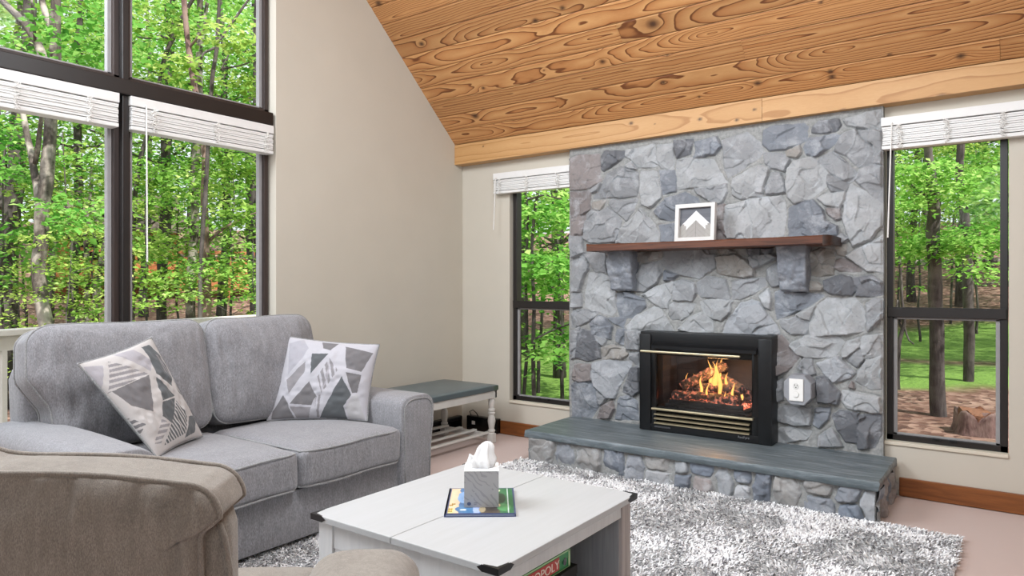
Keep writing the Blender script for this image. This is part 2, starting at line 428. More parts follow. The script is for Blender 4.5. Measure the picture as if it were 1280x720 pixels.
attr(ceil, 'ring', np.concatenate(rr_)); attr(ceil, 'knot', np.concatenate(kk)); attr(ceil, 'tone', np.concatenate(tt_))
# roof deck above the boards keeps daylight out of the joints
g = G(); g.prism([(RY+.3, RZ-.3*RS+.06), (YR, roof_z(YR)+.06), (YR, roof_z(YR)+.2), (RY+.3, RZ-.3*RS+.2)],
                 lambda y, z: (-4.15, y, z), lambda y, z: (3.64, y, z))
g.prism([(YR, roof_z(YR)+.0), (-3.3, roof_z(2*YR+3.3)+.0), (-3.3, roof_z(2*YR+3.3)+.2), (YR, roof_z(YR)+.2)], lambda y, z: (-4.15, y, z), lambda y, z: (3.64, y, z))
struct(g.build('roof', MAT['roof_wood']))
# pine beam along the foot of the slope: two lengths
def beam():
    V, F, R, K, TT = [], [], [], [], []; off = 0
    yb = 4.592
    kb = [at_plane(*q, 1, yb) for q in ((604, 183), (789, 154), (875, 149), (921, 150), (943, 137), (1054, 227*0+139), (1177, 122), (818, 155), (640, 198))]
    kr = [.006, .011, .010, .009, .008, .014, .018, .004, .004]
    xs = [(-3.949, -1.345), (-1.343, 3.5)]
    for j, (x0, x1) in enumerate(xs):
        nx = int((x1-x0)/.0125); ns = 40
        X, S = np.meshgrid(np.linspace(x0, x1, nx), np.linspace(0, 1, ns), indexing='ij')
        zb = 2.285+(X+4.0)*.008; zt = RZ+(X+4)*.0+0*X
        Z = zb+(zt-zb)*S; kn = [(p[0], p[2]-2.285, r) for p, r in zip(kb, kr)]
        ring, km = ring_field(X, Z-2.285, 300+j*3, .17, kn, 24)
        V.append(np.stack([X, X*0+yb, Z], -1).reshape(-1, 3)); R.append(ring.ravel()); K.append(km.ravel())
        TT.append(np.full(X.size, .5))
        i = np.arange((nx-1)*(ns-1)); a = off+(i//(ns-1))*ns+i % (ns-1)
        F.append(np.stack([a, a+ns, a+ns+1, a+1], -1)); off += X.size
        # underside and back
        q = np.array([[x0, yb, 2.285+(x0+4)*.008], [x1, yb, 2.285+(x1+4)*.008], [x1, YB, 2.285+(x1+4)*.008], [x0, YB, 2.285+(x0+4)*.008]])
        V.append(q); R.append(q[:, 0]*.0+.2); K.append(q[:, 0]*0); TT.append(q[:, 0]*0+.5)
        F.append(np.array([[off, off+1, off+2, off+3]])); off += 4
    o = mesh_np('trim_1', np.concatenate(V), np.concatenate(F), MAT['beam'], sm=False)
    attr(o, 'ring', np.concatenate(R)); attr(o, 'knot', np.concatenate(K)); attr(o, 'tone', np.concatenate(TT)); return struct(o)
beam()
# baseboards
g = G(); g.box(-.575, 3.5, YB-.018, YB-EPS, .004, .112, .004); struct(g.build('baseboard_back', MAT['base_wood']))
g = G(); g.box(-3.525, -2.84, YB-.018, YB-EPS, .004, .112, .004); struct(g.build('baseboard_corner', MAT['base_wood']))

# ------------------------------------------------------------------ back windows
def back_window(name, W, tracks):
    x0, x1, z0, z1 = W; yf = YB+.035; f = .036
    g = G()                                                   # outer frame
    zm = 1.085
    g.box(x0+.012, x0+.012+f, yf, yf+.07, z0+.02, z1, .003); g.box(x1-.004-f, x1-.004, yf, yf+.07, z0+.02, z1, .003)
    g.box(x0+.012, x1-.004, yf, yf+.07, z0+.02, z0+.02+f, .003); g.box(x0+.012, x1-.004, yf, yf+.07, z1-f, z1, .003)
    root = struct(g.build(name, MAT['dark_frame']))
    g = G(); a, b = x0+.012+f, x1-.004-f                    # meeting rail and its latches
    g.box(a-.03, b+.03, yf-.012, yf+.03, zm-.028, zm+.028, .004)
    g.box(a-.03, b+.03, yf-.014, yf+.0, zm+.026, zm+.032)
    g.build('meeting_rail', MAT['dark_frame'], root)
    g = G()                                                   # lower sash inner track
    for xa, xb, za, zb in ((a, a+.02, z0+.05, zm-.03), (b-.02, b, z0+.05, zm-.03), (a, b, z0+.052, z0+.066), (a, b, zm-.04, zm-.028)):
        g.box(xa, xb, yf+.012, yf+.03, za, zb, .002)
    g.build('sash', MAT['grey_track'], root)
    g = G(); g.box(a, b, yf+.035, yf+.039, zm, z1-f); g.build('upper_pane', MAT['glass'], root)
    g = G(); g.box(a, b, yf+.02, yf+.024, z0+.05, zm); g.build('lower_pane', MAT['screen'], root)
    g = G()
    for k in (.42, .58): g.box(a+(b-a)*k-.02, a+(b-a)*k+.02, yf-.012, yf+.01, z0+.045, z0+.058, .003)
    g.build('latch', MAT['black_metal'], root)
    return root
back_window('window_1', WL, True); back_window('window_2', WR, True)
g = G()
for (x0, x1, z0, z1), n in ((WL, 1), (WR, 2)):
    gg = G(); gg.box(x0+.001, x1-.001, YB-.012, YB+.04, z0-.002, z0+.018, .004)
    struct(gg.build('trim_%d' % (n+1), MAT['wall_edge']))
# ------------------------------------------------------------------ left window wall
XF = -4.04
def left_window(name, y0, y1, z0, z1, low):
    g = G(); f = .03
    for ya, yb in ((y0, y0+f), (y1-f, y1)): g.box(XF-.05, XF+.02, ya, yb, z0, z1, .003)
    g.box(XF-.05, XF+.02, y0, y1, z0, z0+f, .003); g.box(XF-.05, XF+.02, y0, y1, z1-f, z1, .003)
    root = struct(g.build(name, MAT['brown_frame']))
    g = G()
    for ya, yb in ((y0+f, y0+f+.022), (y1-f-.022, y1-f)): g.box(XF-.04, XF-.005, ya, yb, z0+f, z1-f, .002)
    g.box(XF-.04, XF-.005, y0+f, y1-f, z0+f, z0+f+.014, .002)
    g.build('sash', MAT['grey_track'], root)
    g = G(); g.box(XF-.03, XF-.026, y0+f, y1-f, z0+f, z1-f); g.build('pane', MAT['glass'], root)
    return root
ZB0, ZB1 = 2.292, 2.377
left_window('window_3', 1.875, 2.79, ZB1, ZO1, False); left_window('window_4', .82, 1.845, ZB1, ZO1, False)
left_window('window_5', 1.875, 2.79, ZO0, ZB0, True); left_window('window_6', .82, 1.845, ZO0, ZB0, True)
left_window('window_7', -1.09, .76, ZB1, ZO1, False); left_window('window_8', -1.09, .76, ZO0, ZB0, True)
g = G(); g.box(XF-.02, XL-.005, -1.09, 2.785, ZB0, ZB1, .006); struct(g.build('trim_4', MAT['dark_frame']))
g = G()
for y in (.79, 1.861): g.box(XF-.02, XL-.03, y-.018, y+.018, ZO0, ZB0, .004); g.box(XF-.02, XL-.03, y-.018, y+.018, ZB1, ZO1, .004)
struct(g.build('trim_5', MAT['dark_frame']))
g = G(); g.box(XL-.12, XL+.02, -1.09, 2.79, ZO0-.002, ZO0+.02, .004); struct(g.build('trim_6', MAT['wall_edge']))

# ------------------------------------------------------------------ blinds (raised, slats stacked)
def blind(label, axis, a0, a1, ztop, zbot, face, depth, wands, cords):
    """axis 'x': hangs on the back wall; 'y': on the left wall. face = coordinate of the wall side, depth = reach into the room"""
    root = thing('window_blind', label, 'blind', ((a0+a1)/2, face-.02, ztop) if axis == 'x' else (face+.02, (a0+a1)/2, ztop), 'raised white blinds')
    sgn = -1 if axis == 'x' else 1
    def bx(g, a, b, d0, d1, z0, z1, bev=.002):
        lo, hi = sorted((face+sgn*d0, face+sgn*d1))
        (g.box(a, b, lo, hi, z0, z1, bev) if axis == 'x' else g.box(lo, hi, a, b, z0, z1, bev)); return g
    hh = .052
    bx(G(), a0, a1, .0, depth, ztop-hh, ztop, .003).build('headrail', MAT['blind'], root)
    n = 9; z = ztop-hh-.006; pitch = (z-zbot-.026)/n
    g = G()
    for k in range(n):
        zz = z-(k+.5)*pitch; j = .003*math.sin(k*2.3)
        bx(g, a0+.004+abs(j), a1-.004-abs(j), .004+j, depth-.002+j, zz-pitch*.44, zz+pitch*.44, .0016)
    g.build('slats', MAT['blind'], root)
    bx(G(), a0+.003, a1-.003, .003, depth-.001, zbot, zbot+.022, .004).build('bottom_rail', MAT['blind'], root)
    P = lambda a, d, zz: (a, face+sgn*d, zz) if axis == 'x' else (face+sgn*d, a, zz)
    for c in cords:
        g = G(); rng = random.Random(int(c*1000))
        for strand in range(3):
            pts = []
            for k in range(15):
                zz = ztop-hh-.002-(ztop-hh-zbot)*k/14.
                pts.append(P(a0+c*(a1-a0)+rng.uniform(-.022, .022), depth+.006+.003*strand+rng.uniform(0, .005), zz))
            g.tube(pts, .0023, 5)
        g.build('ladder_cord', MAT['cord'], root)
    for c, L in wands:
        a = a0+c*(a1-a0)
        g = G(); g.tube([P(a, depth+.012, ztop-hh*.8), P(a+(.004 if axis == 'y' else -.02), depth+.014, ztop-hh-L)], .0042, 8)
        g.tube([P(a, depth, ztop-hh*.75), P(a, depth+.012, ztop-hh*.8)], .004, 6)
        g.build('wand', MAT['cord'], root)
    return root
blind('raised white blind beside the room corner, over the narrow window left of the stone chimney', 'x', -3.565, -2.815, 2.18, 2.008, YB-EPS, .065, [(.05, .42)], (.1, .46, .86))
blind('wide raised white blind over the window right of the stone chimney', 'x', -.664, .62, 2.24, 2.05, YB-EPS, .065, [(.045, .66)], (.075, .26, .46, .7))
blind('raised white blind under the dark bar, in the window bay next to the plain wall', 'y', 1.875, 2.785, ZB0-.002, 2.105, XL-.085, .085, [(.085, .86)], (.14, .55, .93))
blind('raised white blind under the dark bar, in the bay left of the brown mullion', 'y', .80, 1.815, ZB0-.002, 2.105, XL-.085, .085, [], (.1, .52, .85))

# ------------------------------------------------------------------ stone fireplace
FY = 4.64                        # mean face of the stonework
fire = thing('stone_fireplace', 'grey fieldstone fireplace chimney with a raised slate hearth', 'fireplace', (-1.7, 4.4, 0))
# stones as seen on the chimney: sketch tiles (origin, scale) and outlines with a tone letter
TILES = {'A': (700, 170, 5.144), 'B': (840, 145, 4.5), 'C': (960, 130, 4.5), 'D': (700, 300, 6), 'E': (840, 300, 6), 'F': (960, 280, 4.8), 'G': (700, 400, 5.14), 'H': (960, 410, 4.235)}
STONES = """A p 68,150 120,125 250,120 262,170 255,230 265,285 190,335 100,345 68,350
A p 75,365 190,355 190,470 150,500 85,520 68,500
A p 72,535 165,505 150,600 130,650 75,640
A d 270,150 300,100 410,100 420,130 350,180 285,225 272,215
A l 425,95 600,55 610,110 640,180 600,200 500,200 460,150 425,130
A l 625,60 730,50 728,210 650,205 620,120
A g 300,250 390,200 420,205 500,240 500,330 490,385 370,395 215,400 260,330
A l 520,230 620,230 655,350 650,400 580,460 535,440 515,350
A b 640,225 735,225 745,350 665,370
A g 425,195 460,165 490,212 450,210
A g 330,415 440,412 495,410 470,480 425,545 350,480 318,440
A t 210,430 295,415 265,475 215,470
A g 180,500 210,480 265,490 310,460 350,500 390,545 385,590 355,680 200,685 150,660
A l 520,465 560,520 600,560 635,640 620,680 480,690 365,690 400,600 460,540
A b 610,490 690,400 800,365 880,400 900,470 830,520 720,540 650,530
A b 640,575 730,565 900,560 900,680 655,680
A g 205,340 260,305 240,350 205,370
B d 20,145 118,135 100,210 30,235
B b 130,150 255,120 275,170 240,215 125,235 140,190
B l 30,250 110,235 230,250 305,375 240,380 110,405 35,410 25,320
B g 130,415 300,385 305,430 280,490 240,495 190,460 150,440
B g 285,140 420,95 500,160 510,200 480,240 320,340 300,300 290,200
B b 518,86 572,58 738,45 756,63 752,135 640,185 549,194 513,158
B l 345,355 440,300 490,280 550,290 520,380 505,450 380,465 340,440
B g 560,320 610,325 630,380 635,430 530,440 525,410
B g 520,210 640,215 665,250 630,310 560,290 525,260
B l 300,510 420,475 610,450 635,500 640,560 620,670 400,690 310,690 290,600
B p 245,505 295,500 285,590 310,690 250,695
C d 250,130 290,100 395,85 405,120 390,150 330,160 250,160
C b 200,240 230,195 380,172 405,185 380,220 320,265 260,300 215,280
C l 425,90 630,30 635,110 600,145 520,130 440,115
C g 490,140 510,180 590,250 600,290 570,345 510,350 440,290 375,265 410,190 430,170
C g 510,150 640,150 638,255 600,285 595,230 530,185
C g 365,270 430,320 505,400 490,430 450,440 390,410 280,330 300,300
C g 515,370 590,345 640,350 640,545 600,520 490,430 510,400
C l 110,380 150,320 250,300 300,350 330,390 325,460 250,520 150,560 110,520 105,440
C g 335,400 380,415 450,445 440,490 360,490 335,460
C l 280,530 330,505 435,500 420,560 400,580 330,570
C l 460,455 530,490 645,565 645,680 600,720 580,760 480,800 440,720 420,640 435,540
C b 125,590 170,560 250,540 310,600 320,660 385,690 390,740 120,745 115,690
C p 330,590 400,590 405,640 380,650 340,620
C t 100,270 170,235 185,270 160,300 110,290
C g 600,300 640,265 640,335 595,335
D g 85,-30 160,-20 180,60 185,90 95,135
D g 95,140 175,100 195,150 215,210 185,260 145,390 95,385
D g 195,105 350,90 355,240 270,240 240,180
D l 220,250 290,245 390,290 415,400 410,540 380,565 300,540 185,500 190,420
D g 95,400 160,400 160,500 95,510
D g 560,200 700,170 760,150 760,260 720,330 630,385 540,370 550,260
D t 610,100 780,85 780,120 700,150 610,165
D t 545,100 600,95 590,160 545,180
D b 430,400 530,390 630,450 640,500 540,580 450,575 425,500
D l 620,415 720,355 840,310 850,340 800,510 760,510 690,460
D l 500,650 560,580 700,505 750,520 800,600 850,690 700,695 530,690
D g 95,530 200,525 280,545 230,600 150,645 90,650
D b 290,570 350,590 390,650 380,740 240,710 230,620
D b 370,590 490,585 470,655 400,620
D b 785,230 880,260 850,295 785,300
E g -60,60 320,60 325,200 270,240 200,290 60,260 -70,200
E t 335,130 480,110 560,160 610,220 605,265 540,280 420,260 340,240
E t 340,60 420,65 470,90 370,110
E g 575,125 740,110 790,130 700,180 620,210 590,180
E d 560,65 665,60 660,110 575,110
E d 675,65 755,65 730,105 685,100
E g 720,220 800,160 815,250 810,340 755,350 710,290
E g 190,320 270,275 400,300 435,430 430,445 220,425 190,390
E g 450,320 540,300 690,290 700,335 610,400 510,445 460,440
E g 15,320 80,300 170,330 180,400 150,455 10,450
E l 10,475 170,480 130,550 70,595 0,590 -20,560 -15,490
E l 210,470 300,445 450,460 420,560 370,600 310,590 250,550
E l 50,670 140,580 220,545 290,600 305,690 180,700
E w 380,690 440,570 520,480 600,450 650,470 720,570 780,640 800,700 700,710 500,710
E l 660,420 720,370 745,430 735,520 700,500
F b 45,410 90,400 240,415 325,430 290,460 180,520 60,570 45,500
F t 250,180 310,145 380,160 400,220 390,300 290,310 240,290 255,240
F p 410,220 440,205 520,240 560,280 430,280 405,260
F l 470,190 560,140 690,70 690,290 600,280 520,230
F g 390,80 440,65 480,90 450,115 395,110
F t 400,130 470,130 460,185 420,180
F d 335,340 440,310 500,320 540,390 500,425 370,415 340,390
F d 510,325 620,315 680,350 685,420 620,435 530,430 545,390
F l 300,490 360,450 520,450 560,490 580,570 570,640 480,660 260,675 250,600
F g 595,480 640,450 690,460 690,560 600,640 592,560
F g 80,580 180,560 240,580 230,660 140,660 85,620
F l 170,545 280,490 250,575 190,560
F t 240,350 290,350 330,380 320,400 245,395
G d 110,110 140,60 215,80 260,170 260,245 180,265 105,240
G g 75,70 125,50 100,240 75,250
G t 270,180 330,160 420,185 435,220 400,245 275,250
G w 210,280 280,265 455,270 450,310 390,400 350,505 310,500 220,420 205,360
G g 425,65 510,60 510,190 435,185 420,120
G b 370,60 415,60 400,160 365,130
G g 450,215 510,210 510,300 455,250
G p 95,290 130,285 200,290 205,385 150,395 80,380
G b 75,420 110,395 200,400 240,470 240,560 200,625 80,620
G d 460,310 510,300 510,460 470,485 405,460 430,380
G p 260,560 340,520 350,570 320,630 240,625
G b 385,500 430,485 490,520 505,640 355,635 370,560
G g 220,95 300,120 280,165 235,120
G g 240,460 300,505 270,540 250,540
H p 30,50 70,40 160,150 100,230 30,255
H l 110,90 200,45 360,45 400,75 350,150 200,155 160,140
H l 390,130 420,75 480,55 485,100 420,150 395,155
H l 500,50 600,35 600,150 510,155 490,100
H g 160,210 190,160 230,165 250,240 210,250
H w 260,190 370,155 420,200 455,240 430,265 350,285 300,240
H g 415,165 490,110 510,160 470,205 430,180
H l 520,170 600,160 600,320 540,320 465,280 480,230
H d 260,260 300,255 360,320 385,345 370,400 265,395
H l 395,335 440,340 590,370 595,450 540,445 420,420 390,380
H g 40,440 90,415 225,420 225,510 140,515 40,490
H b 250,430 330,425 320,480 270,530 245,510
H d 345,460 380,435 475,450 475,610 410,600 365,530
H d 485,465 595,460 595,560 560,630 478,640 478,590
H l 40,540 120,525 225,550 200,590 60,605 35,580
H g 270,580 340,535 390,625 270,625
H g 30,290 75,270 80,380 30,400
H p 430,310 445,285 455,320"""
TONE = {'b': (126, 131, 139), 'g': (143, 145, 148), 'l': (162, 164, 166), 'd': (108, 110, 115), 'p': (132, 125, 124), 't': (147, 143, 138), 'w': (166, 169, 174)}
def stone_outlines():
    out = []
    for line in STONES.split('\n'):
        w_ = line.split(); ox, oy, k = TILES[w_[0]]; P = []
        for q in w_[2:]:
            a, b = map(float, q.split(',')); p = at_plane(ox+a/k, oy+b/k, 1, FY); P.append((p[0], p[2]))
        out.append((np.array(P), TONE[w_[1]]))
    return out
def poly_field(X, Z, outl, seed):
    """signed inside distance to the nearest stone outline, and which stone"""
    P = np.stack([X, Z, X*0], -1)
    Xw = X+.007*fbm(P*16, 2, seed)+.0022*vnoise(P*60, seed+2); Zw = Z+.007*fbm(P*16+50, 2, seed+1)+.0022*vnoise(P*60+9, seed+4)
    best = np.full(X.shape, -1.); idx = np.zeros(X.shape, int)
    for n_, (pl, _) in enumerate(outl):
        m = (Xw > pl[:, 0].min()-.03) & (Xw < pl[:, 0].max()+.03) & (Zw > pl[:, 1].min()-.03) & (Zw < pl[:, 1].max()+.03)
        if not m.any(): continue
        x, z = Xw[m], Zw[m]; d = np.full(x.shape, 9.); ins_ = np.zeros(x.shape, bool); k = len(pl)
        for a in range(k):
            p, q = pl[a], pl[(a+1) % k]; e = q-p; t = np.clip(((x-p[0])*e[0]+(z-p[1])*e[1])/(e@e), 0, 1)
            d = np.minimum(d, np.hypot(x-p[0]-e[0]*t, z-p[1]-e[1]*t))
            if p[1] != q[1]: ins_ ^= ((p[1] > z) != (q[1] > z)) & (x < e[0]*(z-p[1])/e[1]+p[0])
        sd = np.where(ins_, d, -d)+.0075; cur = best[m]; nb = sd > cur
        cur[nb] = sd[nb]; best[m] = cur; ci = idx[m]; ci[nb] = n_; idx[m] = ci
    return best, idx
def stone_field(X, Z, seeds, seed, relief=.026, gap=.0065):
    """height, mortar mask, stone id over a grid from elliptical stone seeds"""
    rng = np.random.default_rng(seed)
    P = np.stack([X, Z, X*0], -1)
    Xw = X+.014*fbm(P*7, 2, seed)+.003*vnoise(P*40, seed+2); Zw = Z+.014*fbm(P*7+50, 2, seed+1)+.003*vnoise(P*40+9, seed+4)
    d1 = np.full(X.shape, 9e9); d2 = d1.copy(); idx = np.zeros(X.shape, int)
    for i, (cx, cz, ra, rb, an) in enumerate(seeds):
        c, s = math.cos(an), math.sin(an); u = (Xw-cx)*c+(Zw-cz)*s; v = -(Xw-cx)*s+(Zw-cz)*c
        m = math.sqrt(ra*rb)
        pw = 2.6
        d = ((np.abs(u)/ra)**pw+(np.abs(v)/rb)**pw)**(1/pw)*m*.85+np.hypot(u, v)*.15-m*.85
        nearer = d < d1
        d2 = np.where(nearer, d1, np.minimum(d2, d)); d1 = np.where(nearer, d, d1); idx = np.where(nearer, i, idx)
    e = (d2-d1)*.5-gap*(.75+.6*vnoise(P*6, seed+8))     # distance to the joint
    return stone_relief(X, Z, e, idx, seeds[:, :2], seed, relief)
def stone_relief(X, Z, e, idx, cen, seed, relief):
    rng = np.random.default_rng(seed); P = np.stack([X, Z, X*0], -1); seeds = cen; Xw, Zw = X, Z
    mort = np.clip(-e/.003+.5, 0, 1); gapn = 0.
    n = len(seeds); h = np.zeros(X.shape)
    tilt = rng.normal(0, .11, (n, 2)); base = rng.uniform(-.008, .010, n)
    h = base[idx]+tilt[idx, 0]*(X-seeds[idx, 0])+tilt[idx, 1]*(Z-seeds[idx, 1])
    for k in range(3):                                     # split faces
        ang = rng.uniform(0, 6.28, n); sl = rng.uniform(.10, .50, n); of = rng.uniform(.004, .020, n)
        pl = base[idx]+of[idx]-sl[idx]*(np.cos(ang[idx])*(X-seeds[idx, 0])+np.sin(ang[idx])*(Z-seeds[idx, 1]))
        h = np.minimum(h+.003, pl)
    for sz_, am, tl in ((.095, .0085, .20), (.045, .0022, .09)):  # chips: small tilted plates with sharp ledges
        ca, sa = np.cos(ang[idx]), np.sin(ang[idx]); wx = Xw+.6*sz_*vnoise(P/sz_*.9, seed+70); wz = Zw+.6*sz_*vnoise(P/sz_*.9+40, seed+71)
        gx, gz_ = (wx*ca+wz*sa)/(sz_*1.7)+idx*3.1, (-wx*sa+wz*ca)/sz_+idx*1.7; bi, bj = np.floor(gx).astype(int), np.floor(gz_).astype(int)
        bd = np.full(X.shape, 9.); chip = np.zeros(X.shape)
        for di in (-1, 0, 1):
            for dj in (-1, 0, 1):
                ii, jj = bi+di, bj+dj; zz = ii*0
                fx, fz = ii+_hash(ii, jj, zz, seed+1), jj+_hash(ii, jj, zz, seed+2); dd_ = np.hypot(gx-fx, gz_-fz)
                hh = am*(2*_hash(ii, jj, zz, seed+3)-1)+tl*sz_*((gx-fx)*(2*_hash(ii, jj, zz, seed+4)-1)+(gz_-fz)*(2*_hash(ii, jj, zz, seed+5)-1))
                m_ = dd_ < bd; chip = np.where(m_, hh, chip); bd = np.where(m_, dd_, bd)
        h = h+chip
    h = h+.003*fbm(P*30+idx[..., None]*1.3, 3, seed+30)
    round_ = np.clip(e/.007, 0, 1)
    hs = relief*(round_**.5)+h*round_
    hm = .008+.007*fbm(P*9, 3, seed+60)+.003*fbm(P*40, 2, seed+61)
    h = np.where(e < gapn, hm-.006*np.exp(-(e/.006)**2), np.maximum(hs, hm-.004))
    tone = np.array([[136, 139, 145], [118, 126, 138], [154, 157, 161], [110, 116, 126], [144, 136, 134], [166, 167, 170], [130, 134, 141], [148, 146, 144]])/255.
    col = tone[rng.integers(0, len(tone), n)]+rng.normal(0, .02, (n, 1))
    return h, mort, idx, col
def lin(c): c = np.asarray(c); return np.where(c <= .04045, c/12.92, ((np.clip(c, 0, 1)+.055)/1.055)**2.4)
def grid_faces(nx, nz, keep=None):
    i = np.arange((nx-1)*(nz-1)); a = (i//(nz-1))*nz+i % (nz-1); f = np.stack([a, a+nz, a+nz+1, a+1], -1)
    return f if keep is None else f[keep.ravel()]
# chimney breast
x0, x1, z0, z1 = -2.826, -.653, .222, 2.36
st = .0042; nx, nz = int((x1-x0)/st), int((z1-z0)/st)
X, Z = np.meshgrid(np.linspace(x0, x1, nx), np.linspace(z0, z1, nz), indexing='ij')
outl = stone_outlines(); E_, ID = poly_field(X, Z, outl, 5)
H, MO, ID, SC = stone_relief(X, Z, E_, ID, np.array([p.mean(0) for p, _ in outl]), 5, .029)
SC = np.array([t for _, t in outl])/255.+np.random.default_rng(3).normal(0, .015, (len(outl), 1))
IX0, IX1, IZ1 = -2.168, -1.257, .925
cut = (X > IX0+.012) & (X < IX1-.012) & (Z < IZ1-.008)
edge = np.minimum(np.clip((X-x0)/.012, 0, 1), np.clip((x1-X)/.012, 0, 1)); H = H*(.35+.65*edge)
Y = FY+.012-H
V = np.stack([X, Y, Z], -1).reshape(-1, 3)
keep = ~(cut[:-1, :-1] & cut[1:, 1:] & cut[:-1, 1:] & cut[1:, :-1])
F = grid_faces(nx, nz, keep)
# returns: sides to the wall and around the firebox opening
def ret(ids, ybk, flip):
    global V, F
    n = len(ids); b = V[ids].copy(); b[:, 1] = ybk; o = len(V); V = np.concatenate([V, b]); ids = np.asarray(ids)
    q = np.stack([ids[:-1], ids[1:], o+np.arange(1, n), o+np.arange(n-1)], -1)
    F = np.concatenate([F, q[:, ::-1] if flip else q])
    return n
col = lin(SC)[ID.ravel()]; mo = MO.ravel()
for ids, yb, fl in ((np.arange(nz), YB-EPS, True), ((nx-1)*nz+np.arange(nz), YB-EPS, False), (np.arange(nx)*nz+nz-1, YB-EPS, True)):
    ret(ids, yb, fl); col = np.concatenate([col, col[ids]]); mo = np.concatenate([mo, mo[ids]])
o = mesh_np('chimney_stonework', V, F, MAT['stone'], fire)
attr(o, 'tone', col); attr(o, 'mortar', mo)
# hearth base
def stone_wall(name, ax0, ax1, az0, az1, at, axis, parent, seed, sz=.15, relief=.03):
    L = ax1-ax0; Hh = az1-az0; st = .006; na, nb = int(L/st), max(8, int(Hh/st)); rng = np.random.default_rng(seed)
    A, Bz = np.meshgrid(np.linspace(ax0, ax1, na), np.linspace(az0, az1, nb), indexing='ij')
    sd = []; a = ax0
    while a < ax1:
        wv = rng.uniform(.7, 1.5)*sz
        if rng.random() < .45: sd.append((a+wv/2, (az0+az1)/2+rng.uniform(-.015, .015), wv/2, Hh*.5, rng.uniform(-.2, .2)))
        else:
            k = rng.uniform(.4, .6); sd.append((a+wv/2+rng.uniform(-.03, .03), az0+Hh*k*.5, wv*.5, Hh*k*.5, rng.uniform(-.3, .3)))
            sd.append((a+wv/2+rng.uniform(-.03, .03), az0+Hh*(1+k)*.5, wv*.5, Hh*(1-k)*.5, rng.uniform(-.3, .3)))
        a += wv*.9
    sd = np.array(sd); h, m, idx, c = stone_field(A, Bz, sd, seed, relief)
    Y = at-h if axis == 'x' else at+h
    V = np.stack([A, Y, Bz] if axis == 'x' else [Y, A, Bz], -1).reshape(-1, 3)
    f = grid_faces(na, nb); o = mesh_np(name, V, f if axis == 'x' else f[:, ::-1], MAT['stone'], parent)
    attr(o, 'tone', lin(c)[idx.ravel()]*1.08); attr(o, 'mortar', m.ravel()); return o
HX0, HX1, HY = -2.775, -.605, 4.055
stone_wall('hearth_stonework', HX0, HX1, .002, .188, HY, 'x', fire, 31)
stone_wall('hearth_side_stonework', HY-.02, YB-.01, .002, .188, HX1-.012, 'y', fire, 33, relief=.022)
stone_wall('hearth_side_stonework', HY-.02, YB-.01, .002, .188, HX0-.015, 'y', fire, 34)
g = G(); g.box(HX0-.018, HX1+.004, HY-.014, YB-.005, .002, .186, .004); core = g.build('hearth_core', MAT['stone'], fire)
attr(core, 'mortar', np.ones(len(core.data.vertices))); attr(core, 'tone', np.tile([.3, .3, .3], (len(core.data.vertices), 1)))
# slate slab with a slightly chipped edge
g = G(); n = 70
def slab_ring(z, ins):
    p = []
    A, B_, C, D = (-2.80, 4.005), (-.583, 4.005), (-.583, 4.655), (-2.80, 4.655)
    for (a, b, k) in ((A, B_, n), (B_, C, 20), (C, D, n), (D, A, 20)):
        for i in range(k):
            t = i/k; x = a[0]+(b[0]-a[0])*t; y = a[1]+(b[1]-a[1])*t
            j = .006*mnoise.noise(Vector((x*9, y*9, z*20)))+.004*mnoise.noise(Vector((x*30, y*30, z*30)))
            cx, cy = -1.69, 4.33; s = 1-ins/1.0
            p.append((x+j-(ins if x > cx else -ins)*(abs(x-cx) > .9), y+j-(ins if y > cy else -ins)*(abs(y-cy) > .2), z))
    return p
g.loft([slab_ring(.186, .004), slab_ring(.192, 0), slab_ring(.227, 0), slab_ring(.2345, .004)])
g.build('hearth_slab', MAT['slate'], fire, angle=40)
# mantel shelf on two stone corbels
g = G(); pr = []
for x, dy, dz in ((-2.516, .012, .008), (-2.505, 0, 0), (-1.8, 0, 0), (-1.2, 0, .001), (-.99, 0, .003), (-.93, .004, .004)):
    pr.append([(x, 4.36+dy, 1.492+dz*.3), (x, 4.36+dy, 1.530+dz), (x, 4.366+dy, 1.537+dz), (x, FY+.02, 1.537+dz), (x, FY+.02, 1.490), (x, 4.368+dy, 1.489)])
g.loft(pr); shelf = g.build('mantel_shelf', MAT['mantel'], fire, angle=35)
g = G(); pr = []
for x, dy, dz in ((-.93, .004, .004), (-.905, .012, .004), (-.886, .034, .001), (-.878, .07, -.004)):
    pr.append([(x, 4.36+dy, 1.484-dz), (x, 4.36+dy, 1.530+dz), (x, 4.366+dy, 1.539+dz), (x, FY+.02, 1.539+dz), (x, FY+.02, 1.484), (x, 4.368+dy, 1.482)])
g.loft(pr); lab(g.build('mantel_end', MAT['mantel_end'], fire, angle=50), 'dark rounded end of the mantel')
